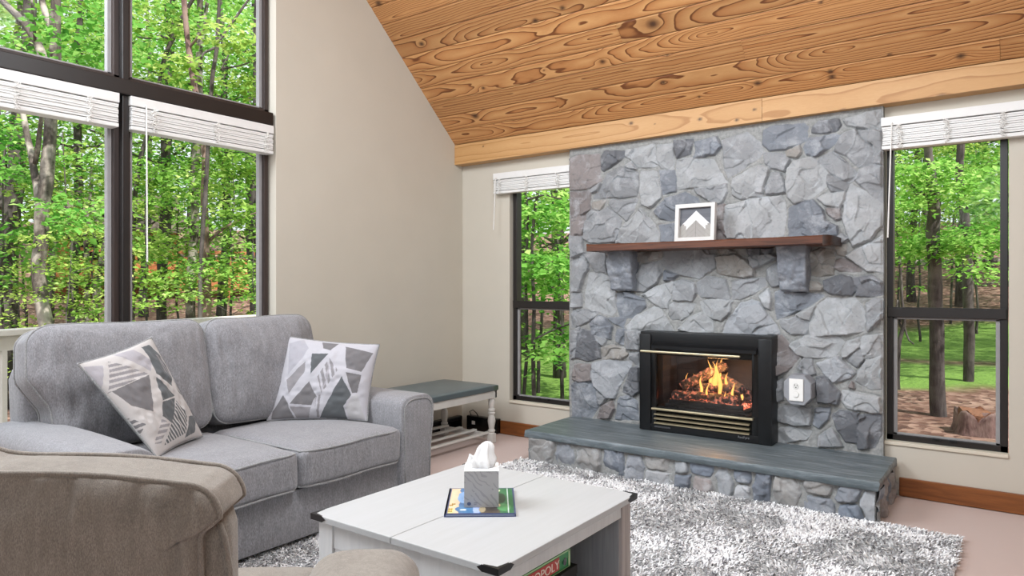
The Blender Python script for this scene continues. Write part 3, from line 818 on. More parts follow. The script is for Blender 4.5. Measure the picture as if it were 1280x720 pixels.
def corbel(cx, wd, seed):
    rng = np.random.default_rng(seed); na, nb = 40, 70; A, Bv = np.meshgrid(np.linspace(0, 1, na), np.linspace(0, 1, nb), indexing='ij')
    z = 1.492-Bv*.285; dep = .165*(1-.42*Bv**1.4); half = wd/2*(1-.10*Bv)
    # U-shaped section: left side, front, right side
    u = A*4-2; x = np.clip(u, -1, 1)*half; out = np.where(np.abs(u) <= 1, 1., 2-np.abs(u))
    P = np.stack([u*.12+seed, z, z*0], -1)
    ridg = 1-np.abs(fbm(P*9, 4, seed))*2
    d = .018*(ridg-.5)+.014*fbm(P*26, 4, seed+3)
    y = FY+.02-out*(dep+d*(np.abs(u) <= 1.1)); x = x*(1+.04*vnoise(P*8, seed+2))+np.where(np.abs(u) > 1, np.sign(u)*d*.5, 0)
    y = np.where(Bv > .97, y+.02*out, y)
    V = np.stack([cx+x, y, z], -1).reshape(-1, 3); F = grid_faces(na, nb)[:, ::-1]
    # bottom cap
    ids = np.arange(na)*nb+nb-1; c = V[ids].mean(0); c[1] = FY-.03; V = np.concatenate([V, [c]]); cap = [(int(ids[i]), int(ids[i+1]), len(V)-1) for i in range(na-1)]
    o = mesh_np('stone_corbel', V, [tuple(map(int, q)) for q in F]+cap, MAT['stone'], fire)
    attr(o, 'tone', np.tile(lin(np.array([126, 130, 138])/255.), (len(V), 1))); attr(o, 'mortar', np.zeros(len(V)))
corbel(-2.335, .20, 61); corbel(-1.145, .175, 64)

# ------------------------------------------------------------------ gas fire insert
ins = thing('fireplace_insert', 'black gas fireplace insert with burning logs behind its glass, set in the stone chimney', 'fireplace insert', (-1.71, 4.5, .236))
FR = 4.505
ax0, ax1, az0, az1 = -2.165, -1.258, .2365, .925
g = G()                                              # surround: two side panels, hood and base
g.box(ax0, ax0+.085, FR, 4.72, az0, az1-.02, .006); g.box(ax1-.085, ax1, FR, 4.72, az0, az1-.02, .006)
g.box(ax0+.003, ax1-.003, FR+.012, 4.70, az1-.115, az1, .006)
g.prism([(FR-.022, az1-.115), (FR-.022, az1-.095), (FR+.014, az1-.07), (FR+.03, az1-.07), (FR+.03, az1-.115)],
        lambda y, z: (ax0+.10, y, z), lambda y, z: (ax1-.09, y, z))
g.box(ax0+.08, ax1-.08, FR+.004, 4.72, az0, az0+.05, .004)
g.build('surround', MAT['black_metal'], ins, angle=40)
gx0, gx1, gz0, gz1 = -2.04, -1.385, .405, .765
g = G()
for q in ((ax0+.085, gx0, az0+.04, gz1+.05), (gx1, ax1-.085, az0+.04, gz1+.05)): g.box(q[0], q[1], FR+.008, FR+.04, q[2], q[3], .004)
g.box(gx0, gx1, FR+.008, FR+.04, gz1, gz1+.05, .003)
g.box(gx0-.012, gx1+.012, FR+.012, FR+.045, gz0-.02, gz0, .002)
door = g.build('door_frame', MAT['black_gloss'], ins, angle=40)
g = G(); g.box(gx0-.004, gx1+.004, FR+.026, FR+.030, gz0-.006, gz1+.006); g.build('glass', MAT['fire_glass'], door)
g = G(); g.box(ax0+.012, gx1-.07, FR-.014, FR+.012, .779, .792, .003); g.build('top_rail', MAT['brass'], ins)
g = G()
g.box(gx0-.03, gx1+.012, FR-.012, FR+.012, .384, .397, .003)
g.build('lower_rail', MAT['brass'], ins)
for k in range(3):
    g = G(); z = .349-k*.030
    g.prism([(FR-.006, z), (FR-.006, z+.0085), (FR+.02, z+.012), (FR+.02, z+.003)], lambda y, zz: (gx0-.012, y, zz), lambda y, zz: (gx1-.012, y, zz))
    g.build('louvre', MAT['brass'], ins)
g = G(); g.box(gx0-.02, gx1, FR+.05, FR+.06, az0+.045, .385); g.build('vent_back', MAT['black_matte'], ins)
g = G(); g.box(gx0-.012, gx0+.105, FR+.0, FR+.006, .262, .272, .001)
lab(g.build('name_plate', plain('plate_grey', srgb(90, 90, 92), .4, .6), ins), 'small grey plate')
lettering('RealFyre', .021, (gx1-.012, FR-.0005, .262), 0, ins, plain('plate_silver', srgb(150, 150, 152), .4, .6), 'RIGHT')
# firebox: five inner walls
def firebox_mat():
    m = M('firebrick'); v = m.coord(); br = m.n('ShaderNodeTexBrick'); mp = m.n('ShaderNodeMapping'); m.l(v, mp.inputs[0]); mp.inputs['Rotation'].default_value = (math.pi/2, 0, 0)
    m.l(mp.outputs[0], br.inputs['Vector']); br.inputs['Scale'].default_value = 6
    br.inputs['Color1'].default_value = srgb(70, 58, 50); br.inputs['Color2'].default_value = srgb(58, 48, 42); br.inputs['Mortar'].default_value = srgb(34, 30, 28)
    m.base(m.mix(m.noise(v, 6), br.outputs['Color'], srgb(30, 26, 24))); m.set(Roughness=.9); return m.m
g = G(); bx0, bx1, by, bz0, bz1 = -2.085, -1.335, 4.98, .40, .80
g.box(bx0-.02, bx0, FR+.04, by, bz0, bz1); g.box(bx1, bx1+.02, FR+.04, by, bz0, bz1)
g.box(bx0-.02, bx1+.02, by, by+.02, bz0, bz1); g.box(bx0-.02, bx1+.02, FR+.04, by+.02, bz1, bz1+.02); g.box(bx0-.02, bx1+.02, FR+.04, by+.02, bz0-.02, bz0)
fb = g.build('firebox', firebox_mat(), ins)
def log_mat():
    m = M('charred_log'); v = m.coord((14, 14, 14)); n = m.noise(v, 2.2, 6, .7); c = m.ramp(n, [(.36, srgb(20, 16, 15)), (.55, srgb(78, 64, 58)), (.75, srgb(160, 140, 130))])
    m.base(c); m.set(Roughness=.95); m.bump(n, .9, .015)
    e = m.ramp(m.noise(m.coord((9, 9, 9)), 4.5, 3), [(.54, (0, 0, 0, 1)), (.66, (1, .26, .14, 1))])
    m.l(e, m.b.inputs['Emission Color']); m.b.inputs['Emission Strength'].default_value = .8; return m.m
LOG = log_mat()
def ember_mat():
    m = M('glowing_embers'); n = m.noise(m.coord(), 60, 4, .7)
    m.base(m.ramp(n, [(.3, srgb(20, 16, 16)), (.7, srgb(70, 60, 58))])); m.set(Roughness=1)
    m.l(m.ramp(n, [(.46, (0, 0, 0, 1)), (.56, (1, .18, .08, 1)), (.68, (1, .55, .35, 1))]), m.b.inputs['Emission Color']); m.b.inputs['Emission Strength'].default_value = 2.4; return m.m
def log(name_pts, r, seed):
    pts = np.array(name_pts, float); n = 22; t = np.linspace(0, 1, n); P = pts[0]+(pts[1]-pts[0])*t[:, None]
    d = pts[1]-pts[0]; d /= np.linalg.norm(d); up = np.array([0, 0, 1.]); a = np.cross(d, up); a /= np.linalg.norm(a); b = np.cross(a, d); rings = []
    for i in range(n):
        k = np.linspace(0, 2*math.pi, 25)[:-1]; Q = P[i]+r*(np.cos(k)[:, None]*a+np.sin(k)[:, None]*b)
        rr = 1+.22*fbm(np.stack([np.cos(k)*1.5+seed, np.sin(k)*1.5, k*0+t[i]*7], -1), 3, seed)-(.25 if i in (0, n-1) else 0)
        Q = P[i]+(Q-P[i])*rr[:, None]; rings.append(Q)
    g = G(); g.loft(rings); return g.build('log', LOG, ins, sm=True)
log([(-1.98, 4.66, .468), (-1.50, 4.64, .470)], .042, 2)
log([(-1.93, 4.80, .475), (-1.48, 4.82, .482)], .045, 3)
log([(-1.92, 4.66, .535), (-1.66, 4.84, .690)], .036, 4)
log([(-1.86, 4.74, .525), (-1.58, 4.74, .540)], .036, 5)
log([(-1.70, 4.84, .60), (-1.50, 4.70, .540)], .032, 6)
X, Yy = np.meshgrid(np.linspace(-1.99, -1.46, 90), np.linspace(4.60, 4.93, 60), indexing='ij')
Zz = .428+.035*np.maximum(fbm(np.stack([X*22, Yy*22, X*0], -1), 4, 8), -.3)+.03*np.exp(-((X+1.72)/.2)**2)
o = mesh_np('ember_bed', np.stack([X, Yy, Zz], -1).reshape(-1, 3), grid_faces(90, 60), ember_mat(), ins); o['kind'] = 'stuff'
g = G(); g.box(-2.0, -1.44, 4.57, 4.94, .403, .424, .004); g.box(-1.98, -1.46, 4.58, 4.59, .424, .455, .003); g.build('grate', MAT['black_matte'], ins)
def flame_mat():
    m = M('flame'); t = m.t; t.nodes.remove(m.b); h = m.attr('flame')
    em = m.n('ShaderNodeEmission'); m.l(m.ramp(h, [(0, (1, .42, .10, 1)), (.35, (1, .60, .18, 1)), (.7, (1, .36, .06, 1)), (1, (.9, .16, .02, 1))]), em.inputs[0])
    m.l(m.ramp(h, [(0, (2.6, 2.6, 2.6, 1)), (.5, (2.0, 2.0, 2.0, 1)), (1, (.6, .6, .6, 1))]), em.inputs[1])
    tr = m.n('ShaderNodeBsdfTransparent'); lw = m.n('ShaderNodeLayerWeight'); lw.inputs[0].default_value = .45
    fac = m.math('MULTIPLY', m.math('SUBTRACT', 1, lw.outputs['Facing']), m.math('SUBTRACT', 1.0, m.math('MULTIPLY', h, .65)))
    mx = m.n('ShaderNodeMixShader'); m.l(fac, mx.inputs[0]); m.l(tr.outputs[0], mx.inputs[1]); m.l(em.outputs[0], mx.inputs[2])
    m.l(mx.outputs[0], t.nodes['Material Output'].inputs[0]); return m.m
FL = flame_mat()
def flame(x, y, z, h, r, seed):
    rng = random.Random(seed); n = 16; rings = []; tt = []
    ph = rng.uniform(0, 6)
    for i in range(n):
        t = i/(n-1); rad = r*(math.sin(math.pi*min(1, t*.75+.22))**1.1)*(1-t)**.55+.0004
        cx = x+.10*h*math.sin(ph+t*5)*t; cy = y+.06*h*math.cos(ph+t*4)*t
        rings.append([(cx+rad*math.cos(k*math.pi/5)*(1+.2*math.sin(3*k+ph)), cy+.7*rad*math.sin(k*math.pi/5), z+h*t) for k in range(10)]); tt += [t]*10
    g = G(); g.loft(rings); o = g.build('flame', FL, ins, sm=True); attr(o, 'flame', tt)
for i, (x, y, z, h, r) in enumerate([(-1.70, 4.72, .53, .22, .050), (-1.66, 4.70, .50, .27, .034), (-1.745, 4.76, .56, .19, .030), (-1.62, 4.74, .50, .17, .032), (-1.78, 4.68, .50, .14, .024),
      (-1.57, 4.70, .48, .13, .022), (-1.85, 4.72, .53, .11, .020), (-1.91, 4.74, .52, .12, .012), (-1.52, 4.74, .47, .10, .020), (-1.69, 4.80, .60, .17, .022), (-1.60, 4.62, .45, .10, .016), (-1.72, 4.63, .47, .13, .018)]):
    flame(x, y, z, h*.88, r*.5, i)
lf = bpy.data.lights.new('fire_glow', 'POINT'); lf.energy = 9; lf.color = (1, .5, .18); lf.shadow_soft_size = .08
lo = bpy.data.objects.new('fire_glow', lf); COL.objects.link(lo); lo.location = (-1.68, 4.70, .66)

# ------------------------------------------------------------------ outlet on its stone block
out = thing('wall_outlet', 'white duplex power outlet on an octagonal stone block, right of the fire', 'outlet', (-1.105, 4.54, .6))
cx, cz = -1.106, .601
def octo(y, k=1.0): return [(cx+a*k, y, cz+b*k) for a, b in ((-.04, -.092), (.04, -.092), (.082, -.045), (.082, .045), (.04, .092), (-.04, .092), (-.082, .045), (-.082, -.045))]
g = G(); g.loft([octo(FY+.01), octo(4.515), octo(4.508, .95)])
o = g.build('stone_block', plain('outlet_block', srgb(150, 152, 158), .85, var=.08, scale=24, bump=.3), out)
g = G(); g.box(cx-.047, cx+.037, 4.498, 4.509, cz-.066, cz+.070, .004); g.build('cover_plate', MAT['outlet'], out)
for dz, nm in ((.026, 'socket'), (-.024, 'socket')):
    g = G(); c = (cx-.005, cz+dz); k = [(c[0]+.0175*math.cos(a*math.pi/12), c[1]+.0195*math.sin(a*math.pi/12)) for a in range(24)]
    g.prism(k, lambda a, b: (a, 4.4985, b), lambda a, b: (a, 4.4955, b)); s_ = g.build(nm, plain('socket_face', srgb(226, 225, 222), .4), out)
    if dz > 0:
        g = G()
        for sx, wd, hh in ((-.007, .003, .009), (.007, .003, .008)): g.box(c[0]+sx-wd/2, c[0]+sx+wd/2, 4.4945, 4.496, c[1]+.002, c[1]+.002+hh)
        g.box(c[0]-.003, c[0]+.003, 4.4945, 4.496, c[1]-.011, c[1]-.005, .001); g.build('slots', MAT['dark_slot'], s_)
    else:
        g = G(); k = [(c[0]+.0165*math.cos(a*math.pi/12), c[1]+.0165*math.sin(a*math.pi/12)) for a in range(24)]
        g.prism(k, lambda a, b: (a, 4.4955, b), lambda a, b: (a, 4.491, b)); g.build('socket_cap', MAT['outlet'], s_)

# ------------------------------------------------------------------ mountain picture on the mantel
pic = thing('framed_picture', 'white framed wooden mountain picture standing on the mantel shelf', 'picture', (-1.713, 4.44, 1.5375))
px0, px1, pz0, pz1 = -1.872, -1.600, 1.5385, 1.7885; lean = lambda c: (c[0], c[1]+(c[2]-pz0)*.09, c[2])
g = G(); fw = .026
for q in ((px0, px0+fw, pz0, pz1), (px1-fw, px1, pz0, pz1), (px0+fw-.001, px1-fw+.001, pz0, pz0+fw), (px0+fw-.001, px1-fw+.001, pz1-fw, pz1)):
    g.box(q[0], q[1], 4.425, 4.465, q[2], q[3], .0015, f=lean)
g.build('frame', MAT['white_paint'], pic)
n = 120; U, Vv = np.meshgrid(np.linspace(0, 1, n), np.linspace(0, 1, n), indexing='ij')
base = np.array([98, 100, 107])+8*np.sign(np.sin(Vv*56))[..., None]*0+(np.floor(Vv*9) % 3-1)[..., None]*5.
s = np.abs(U-.5); dd = Vv+s*1.05                                   # chevrons
img = base.copy()
img = np.where((dd < .90)[..., None], np.array([226, 226, 226]), img)
img = np.where(((dd < .58) | ((dd < .9) & (Vv < .46-.0*s) & (s > .36)))[..., None], np.array([158, 154, 150]), img)
img = np.where(((s > .30) & (dd < .9) & (Vv < .40))[..., None], np.array([162, 158, 153]), img)
bandv = (np.abs((dd*6) % 1-.5) > .46) & (dd < .9); img = np.where(bandv[..., None], img*.90, img)
img = np.where((s < .006)[..., None] & (dd < .58)[..., None], img*.85, img)
seam = (np.abs((Vv*9) % 1-.5) > .46) & (dd >= .9); img = np.where(seam[..., None], img*.86, img)
PX, PZ = px0+fw+(px1-px0-2*fw)*U, pz0+fw+(pz1-pz0-2*fw)*Vv
o = mesh_np('picture_panel', np.stack([PX, 4.452+(PZ-pz0)*.09, PZ], -1).reshape(-1, 3), grid_faces(n, n), MAT['art'], pic, sm=False)
attr(o, 'print', lin(img.reshape(-1, 3)/255.))

# ------------------------------------------------------------------ upholstery tools
def inflated(name, outline, tf, tb, box, mapf, mat, parent, M_=26, pw=.55, wrinkle=.006, seed=0, welt=True, weltmat=None, side=1):
    """cushion from a closed 2-D outline: domed front and back, boxing between, mapf(a, b, depth) -> world"""
    o2 = np.array(outline, float); N = len(o2); c = o2.mean(0)
    rho = 1-(1-np.linspace(0, 1, M_))**1.6
    V = []; 
    def sheet(th, sgn, base):
        R = []
        for r in rho[::-1]:
            p = c+(o2-c)*max(r, 1e-4); d = base+sgn*th*(1-r**2.6)**pw
            P3 = np.stack([p[:, 0]*7, p[:, 1]*7, p[:, 0]*0+sgn], -1)
            d = d+sgn*(wrinkle*fbm(P3, 3, seed)*(1-r**4)+wrinkle*.8*vnoise(np.stack([p[:, 0]*46, p[:, 1]*9, p[:, 0]*0], -1), seed+3)*r**3*(1-r**6)*2)
            R.append(np.stack([p[:, 0], p[:, 1], d+0*p[:, 0]], -1))
        return R
    front = sheet(tf, 1, box/2)[::-1]; back = sheet(tb, -1, -box/2)
    k = 5; sides = []
    for i in range(1, k):
        t = i/k; b = (.004+wrinkle*.45*vnoise(np.stack([np.arange(N)*.55, np.full(N, t*1.5), np.zeros(N)], -1), seed+6)[:, None])*math.sin(math.pi*t); n_ = (o2-c)/np.linalg.norm(o2-c, axis=1)[:, None]; p = o2+n_*b
        sides.append(np.stack([p[:, 0], p[:, 1], np.full(N, box/2-box*t)], -1))
    rings = front+sides+back
    W = [[mapf(*q) for q in r] for r in rings]
    g = G(); g.loft(W, cap=True); o = g.build(name, mat, parent, sm=True)
    if welt:
        for s_, nm in ((box/2, 'piping'), (-box/2, 'piping')):
            g = G(); pts = [mapf(q[0]+.002*(q[0]-c[0]), q[1]+.002*(q[1]-c[1]), s_) for q in o2]; g.tube(pts, .0055, 7, closed=True); g.build(nm, weltmat or MAT['welt'], o, sm=True)
    return o
def rrect(a0, a1, b0, b1, r, n=10, side=14, bulge=0):
    P = []
    cs = [(a1-r, b1-r, 0), (a0+r, b1-r, 90), (a0+r, b0+r, 180), (a1-r, b0+r, 270)]
    for i, (x, y, s) in enumerate(cs):
        for k in range(n+1):
            t = math.radians(s+90*k/n); P.append((x+r*math.cos(t), y+r*math.sin(t)))
        x2, y2, s2 = cs[(i+1) % 4]; e = P[-1]; t2 = math.radians(s2); f = (x2+r*math.cos(t2), y2+r*math.sin(t2))
        nx_, ny_ = math.cos(math.radians(s+90)), math.sin(math.radians(s+90))
        for k in range(1, side): 
            t = k/side; b = bulge*math.sin(math.pi*t); P.append((e[0]+(f[0]-e[0])*t+nx_*b, e[1]+(f[1]-e[1])*t+ny_*b))
    return P
def softbox(h, r, puff, n=16, seed=0, amp=.004, freq=6):
    """rounded, puffed block of half sizes h, as bmesh at the origin"""
    b = bmesh.new(); bmesh.ops.create_cube(b, size=2); bmesh.ops.subdivide_edges(b, edges=b.edges[:], cuts=n, use_grid_fill=True)
    for v in b.verts:
        p = v.co.copy(); q = Vector([max(-(h[i]-r), min(h[i]-r, p[i]*h[i])) for i in range(3)]); d = Vector([p[i]*h[i]-q[i] for i in range(3)])
        if d.length > 1e-9: q = q+d.normalized()*r
        for i in range(3):
            j, k = (i+1) % 3, (i+2) % 3
            q[i] += puff[i]*max(-1, min(1, p[i]*1.0))*(abs(p[i])**3)*(1-p[j]**2)**.7*(1-p[k]**2)**.7
        nz = mnoise.noise(Vector((q.x*freq+seed, q.y*freq, q.z*freq)))
        q += (d.normalized() if d.length > 1e-9 else Vector())*amp*nz
        v.co = q
    return b
def arm_profile(wd, zt, z0=.05):
    """cross-section of a rolled arm: 0 = inner side, wd = outer side"""
    P = [(.012, z0), (.008, z0+.2), (0, zt-.14)]
    for k in range(1, 9): t = math.pi*(1-k/18.); P.append((.085+.085*math.cos(t), zt-.06+.062*math.sin(t)*1.0))
    P += [(.11, zt+.004), (wd*.62, zt+.003)]
    for k in range(0, 10): t = math.pi/2*(1-k/9.); P.append((wd*.68+.085*math.cos(t), zt-.072+.074*math.sin(t)))
    P += [(wd*.99+.005, zt-.15), (wd-.02, zt-.3), (wd-.03, z0)]
    return P
def arm(name, wd, zt, d0, d1, f, mat, parent, bow=0):
    pr = arm_profile(wd, zt); c = np.mean(pr, 0); rings = []
    for d, k, dz in [(d0, .96, 0), (d0+.02, 1, 0)]+[(d0+(d1-d0)*t, 1, bow*math.sin(math.pi*t)) for t in np.linspace(.1, .93, 12)]+[(d1-.03, 1, 0), (d1-.012, .99, 0), (d1-.004, .965, 0), (d1, .93, 0)]:
        rings.append([f(d, c[0]+(a-c[0])*k, c[1]+(z-c[1])*k+dz*(z > .3)) for a, z in pr])
    g = G(); g.loft(rings); o = g.build(name, mat, parent, sm=True, angle=50)
    g = G(); k = .84; g.tube([f(d1+.001, c[0]+(a-c[0])*k, max(.09, c[1]+(z-c[1])*(k+.06)-.012)) for a, z in pr], .005, 6); g.build('piping', MAT['welt'], o, sm=True)
    return o

# ------------------------------------------------------------------ loveseat under the window
lv = thing('loveseat', 'grey two seat loveseat with two back cushions, standing under the tall window', 'sofa', (-3.25, 2.05, 0))
g = G(); g.box(-3.74, -2.755, 1.30, 2.80, .045, .285, .015); g.build('base', MAT['sofa'], lv, sm=True, angle=40)
g = G(); g.add(softbox((.105, .81, .42), .06, (.01, 0, 0), 12), lambda c: (c.x-3.68-.10*(c.z), c.y+2.05, c.z+.455)); g.build('back_frame', MAT['sofa'], lv, sm=True)
arm('arm', .265, .635, -3.74, -2.715, lambda d, a, z: (d, 2.715+a, z), MAT['sofa'], lv)
arm('arm', .265, .625, -3.74, -2.715, lambda d, a, z: (d, 1.385-a, z), MAT['sofa'], lv, .012)
for (y0, y1, sd) in ((1.390, 2.046, 1), (2.052, 2.708, 2)):
    yc, hw = (y0+y1)/2, (y1-y0)/2; xc, hx = -3.085, .385
    g = G(); g.add(softbox((hx, hw, .093), .035, (.012, 0, .022), 18, sd, .004), lambda c: (c.x+xc, c.y+yc, c.z+.385)); s_ = g.build('seat_cushion', MAT['sofa'], lv, sm=True)
    for zz in (.4655, .300):
        pts = []
        for k in range(41):
            t = k/40.; y = y0+.012+(y1-y0-.024)*t; bul = .012*(1-(2*t-1)**2)**.7; pts.append((xc+hx-.006+bul*.9-.02*(abs(2*t-1)**14), y, zz+.003*math.sin(t*9+sd)))
        pts = [(xc-.2, y0+.004, zz+.004)]+pts+[(xc-.2, y1-.004, zz+.004)]
        g = G(); g.tube(pts, .0052, 7); g.build('piping', MAT['welt'], s_, sm=True)
def lean_map(yc):
    ca, sa = math.cos(.20), math.sin(.20)
    return lambda a, b, d: (-3.475+d*ca-(b-.47)*sa*1.0, a, .47+(b-.47)*ca+d*sa*1.0+.03)
def backout(y0, y1, z1, ear0, ear1):
    P = []
    for (y, z) in rrect(y0, y1, .47, z1, .085, 10, 16, .008):
        t = (z-.47)/(z1-.47); k = np.clip((t-.35)/.25, 0, 1)
        if y < (y0+y1)/2 and ear0: y -= ear0*k*((y1-y)/(y1-y0))**3
        if y > (y0+y1)/2 and ear1: y += ear1*k*((y-y0)/(y1-y0))**3
        z += .006*math.sin((y-y0)/(y1-y0)*math.pi*2.1+y0)*max(0, min(1, (t-.6)/.3))
        P.append((y, z))
    return P
inflated('back_cushion', backout(1.30, 2.035, 1.03, .08, 0), .085, .03, .13, lean_map(0), MAT['sofa'], lv, seed=4, wrinkle=.013)
inflated('back_cushion', backout(2.045, 2.70, 1.03, 0, .03), .085, .03, .13, lean_map(0), MAT['sofa'], lv, seed=9, wrinkle=.013)
g = G()
for x in (-3.66, -2.80):
    for y in (1.22, 2.90): g = G(); g.box(x-.03, x+.03, y-.03, y+.03, .002, .05, .004); g.build('foot', MAT['black_matte'], lv)

# ------------------------------------------------------------------ printed throw pillows
def inv_bilinear(q, P):
    """P = TL, TR, BR, BL in sketch units -> (u right, v up) in 0..1"""
    TL, TR, BR, BL = [np.array(p, float) for p in P]; u = v = .5
    for _ in range(30):
        top = TL+(TR-TL)*u; bot = BL+(BR-BL)*u; p = bot+(top-bot)*v; r = np.array(q)-p
        J = np.stack([(TR-TL)*v+(BR-BL)*(1-v), top-bot], 1); s = np.linalg.solve(J, r); u += s[0]; v += s[1]
    return (u, v)
def paint_polys(U, V, base, polys):
    img = np.zeros(U.shape+(3,))+np.array(base, float)
    for pts, colr, hatch in polys:
        ins_ = np.zeros(U.shape, bool); n = len(pts); j = n-1
        for i in range(n):
            (xi, yi), (xj, yj) = pts[i], pts[j]
            if yi != yj: ins_ ^= ((yi > V) != (yj > V)) & (U < (xj-xi)*(V-yi)/(yj-yi)+xi)
            j = i
        if hatch: ins_ &= (np.sin((U*hatch[0]+V*hatch[1])*2*math.pi) > -.25)
        img[ins_] = colr
    return img
def pillow(label, C4, T, polys, base, n=280, hollow=.05, group=None, seed=0):
    TL, TR, BR, BL = [at_depth(*q) for q in C4]; nrm = np.cross(TR+BR-TL-BL, TL+TR-BL-BR); nrm /= np.linalg.norm(nrm)
    root = thing('throw_pillow', label, 'pillow', tuple((BL+BR)/2), group)
    def sheet(sgn):
        U, V = np.meshgrid(np.linspace(0, 1, n), np.linspace(0, 1, n), indexing='ij'); a, b = 2*U-1, 2*V-1
        x = a*(1-hollow*(1-b*b)*np.abs(a)**2); y = b*(1-hollow*(1-a*a)*np.abs(b)**2)
        th = T*(np.clip((1-a**2)*(1-b**2), 0, 1)**.48)*(1+.10*fbm(np.stack([a*2.2+seed, b*2.2, a*0+sgn], -1), 3, seed))+.005*vnoise(np.stack([a*9, b*9, a*0], -1), seed+2)*(1-np.maximum(abs(a), abs(b))**4)
        u_, v_ = (x[..., None]+1)/2, (y[..., None]+1)/2
        return U, V, (TL*(1-u_)+TR*u_)*v_+(BL*(1-u_)+BR*u_)*(1-v_)+sgn*th[..., None]*nrm
    U, V, P = sheet(1); img = paint_polys(U+.004*vnoise(np.stack([U*30, V*30, U*0], -1), 3), V, base, polys)
    o = mesh_np('printed_front', P.reshape(-1, 3), grid_faces(n, n), MAT['pillow'], root); attr(o, 'print', lin(img.reshape(-1, 3)/255.))
    U, V, P2 = sheet(-1); mesh_np('back_panel', P2.reshape(-1, 3), grid_faces(n, n)[:, ::-1], MAT['pillow_back'], root)
    ring = np.concatenate([P[:, 0], P[-1, 1:], P[-2::-1, -1], P[0, -2:0:-1]]); g = G(); g.tube(ring[::2], .005, 6, closed=True); g.build('piping', MAT['welt'], root, sm=True)
    return root
D_, MD, MG, LG = (88, 91, 94), (112, 109, 111), (140, 136, 139), (164, 160, 165)
Q = [(345, 285), (665, 170), (910, 590), (720, 690)]
LP = [([(470,245),(560,225),(640,290),(625,335)], LG, None), ([(450,280),(615,345),(470,420)], MG, (2, 20)), ([(480,415),(620,350),(650,510),(560,480)], MD, None),
      ([(600,215),(640,205),(700,260),(740,350),(730,395),(650,345),(635,290)], D_, None), ([(650,360),(745,435),(680,465)], D_, None), ([(680,470),(745,445),(740,560),(690,530)], D_, None),
      ([(750,455),(810,520),(815,600),(735,650)], D_, (20, 4)), ([(700,185),(740,200),(760,235),(725,240)], MD, None), ([(725,250),(765,240),(810,320),(825,365),(745,295)], D_, None),
      ([(740,320),(830,420),(830,470),(760,400)], MD, (10, 16)), ([(835,375),(885,440),(890,485),(850,495)], D_, None), ([(820,520),(870,500),(860,590),(820,620)], D_, None),
      ([(690,540),(730,560),(715,640),(690,640)], MG, (3, 20)), ([(560,520),(630,560),(630,620),(580,600)], MD, (2, 20)), ([(660,250),(700,262),(735,345),(700,330)], MG, (20, 2)), ([(365,300),(430,300),(450,410),(420,380)], LG, None)]
LP = [([inv_bilinear(p, Q) for p in pts], c, h) for pts, c, h in LP]
pillow('printed pillow with grey velvet back, tilted against the left end of the loveseat', [(97, 455, 3.0), (189, 422, 3.34), (253, 545, 3.44), (196, 572, 3.05)], .06, LP, (188, 183, 181), seed=3, group=None)
Q = [(380, 140), (762, 170), (722, 475), (312, 475)]
RP = [([(495,215),(565,215),(497,300)], D_, None), ([(390,320),(470,250),(472,290),(405,375)], MG, None), ([(525,310),(570,235),(608,285),(545,375)], MG, (18, 6)), ([(568,250),(572,300),(548,370),(562,300)], LG, None),
      ([(412,415),(492,328),(522,385),(500,422)], MD, None), ([(530,472),(625,308),(665,380),(632,425),(642,475)], D_, None), ([(630,180),(745,208),(705,288),(640,275)], MD, None), ([(640,292),(705,300),(690,370),(668,372)], MD, None),
      ([(530,160),(600,165),(570,200),(540,190)], MD, None), ([(412,426),(500,430),(485,472),(435,472)], MG, None), ([(335,440),(380,380),(402,412),(425,472),(330,472)], MD, None), ([(385,170),(450,150),(478,190),(458,232),(395,300)], (166, 164, 171), None),
      ([(520,385),(540,380),(530,470),(512,470)], MG, (22, 0)), ([(690,375),(668,385),(640,430),(650,472),(715,472)], (180, 178, 180), None)]
RP = [([inv_bilinear(p, Q) for p in pts], c, h) for pts, c, h in RP]
pillow('printed pillow standing upright in the right corner of the loveseat, next to the arm', [(361, 421, 4.05), (474, 431, 4.02), (459, 526, 3.9), (334, 526, 3.9)], .08, RP, (184, 182, 188), seed=8)

# ------------------------------------------------------------------ armchair in the foreground, its back to the camera
CO, CB = np.array([-1.135, .721]), math.radians(40)
def CH(v, u, z):                      # v forward, u to the chair's right of the back cushion's corner
    f = np.array([-math.sin(CB), math.cos(CB)]); r = np.array([math.cos(CB), math.sin(CB)]); p = CO+f*v+r*u; return (p[0], p[1], z)
ch = thing('armchair', 'taupe upholstered armchair in the foreground, seen from behind', 'armchair', CH(.3, -.26, 0))
g = G(); g.add(softbox((.33, .29, .12), .03, (0, 0, 0), 8), lambda c: CH(c.y+.28, c.x-.26, c.z+.24)); g.build('base', MAT['chair'], ch, sm=True)
g = G(); g.add(softbox((.31, .29, .07), .05, (0, .012, .02), 14, 3), lambda c: CH(c.y+.35, c.x-.26, c.z+.43)); s_ = g.build('seat_cushion', MAT['chair'], ch, sm=True)
g = G(); g.add(softbox((.185, .045, .37), .035, (0, .008, 0), 16, 5, .006), lambda c: CH(c.y+.050-.05*c.z, c.x-.197-.05*c.z*(c.x < 0), c.z+.485)); bf = g.build('back_frame', MAT['chair'], ch, sm=True)
g = G(); g.tube([CH(.025, -.012, .12), CH(.015, -.010, .5), CH(.000, -.010, .74), CH(-.004, -.018, .80), CH(-.002, -.034, .84)], .0055, 7); g.build('piping', MAT['chair'], bf, sm=True)
arm('arm', .27, .585, .02, .50, lambda d, a, z: CH(d, .03+a, z), MAT['chair'], ch)
arm('arm', .27, .585, .02, .50, lambda d, a, z: CH(d, -.555-a, z), MAT['chair'], ch)
P = []
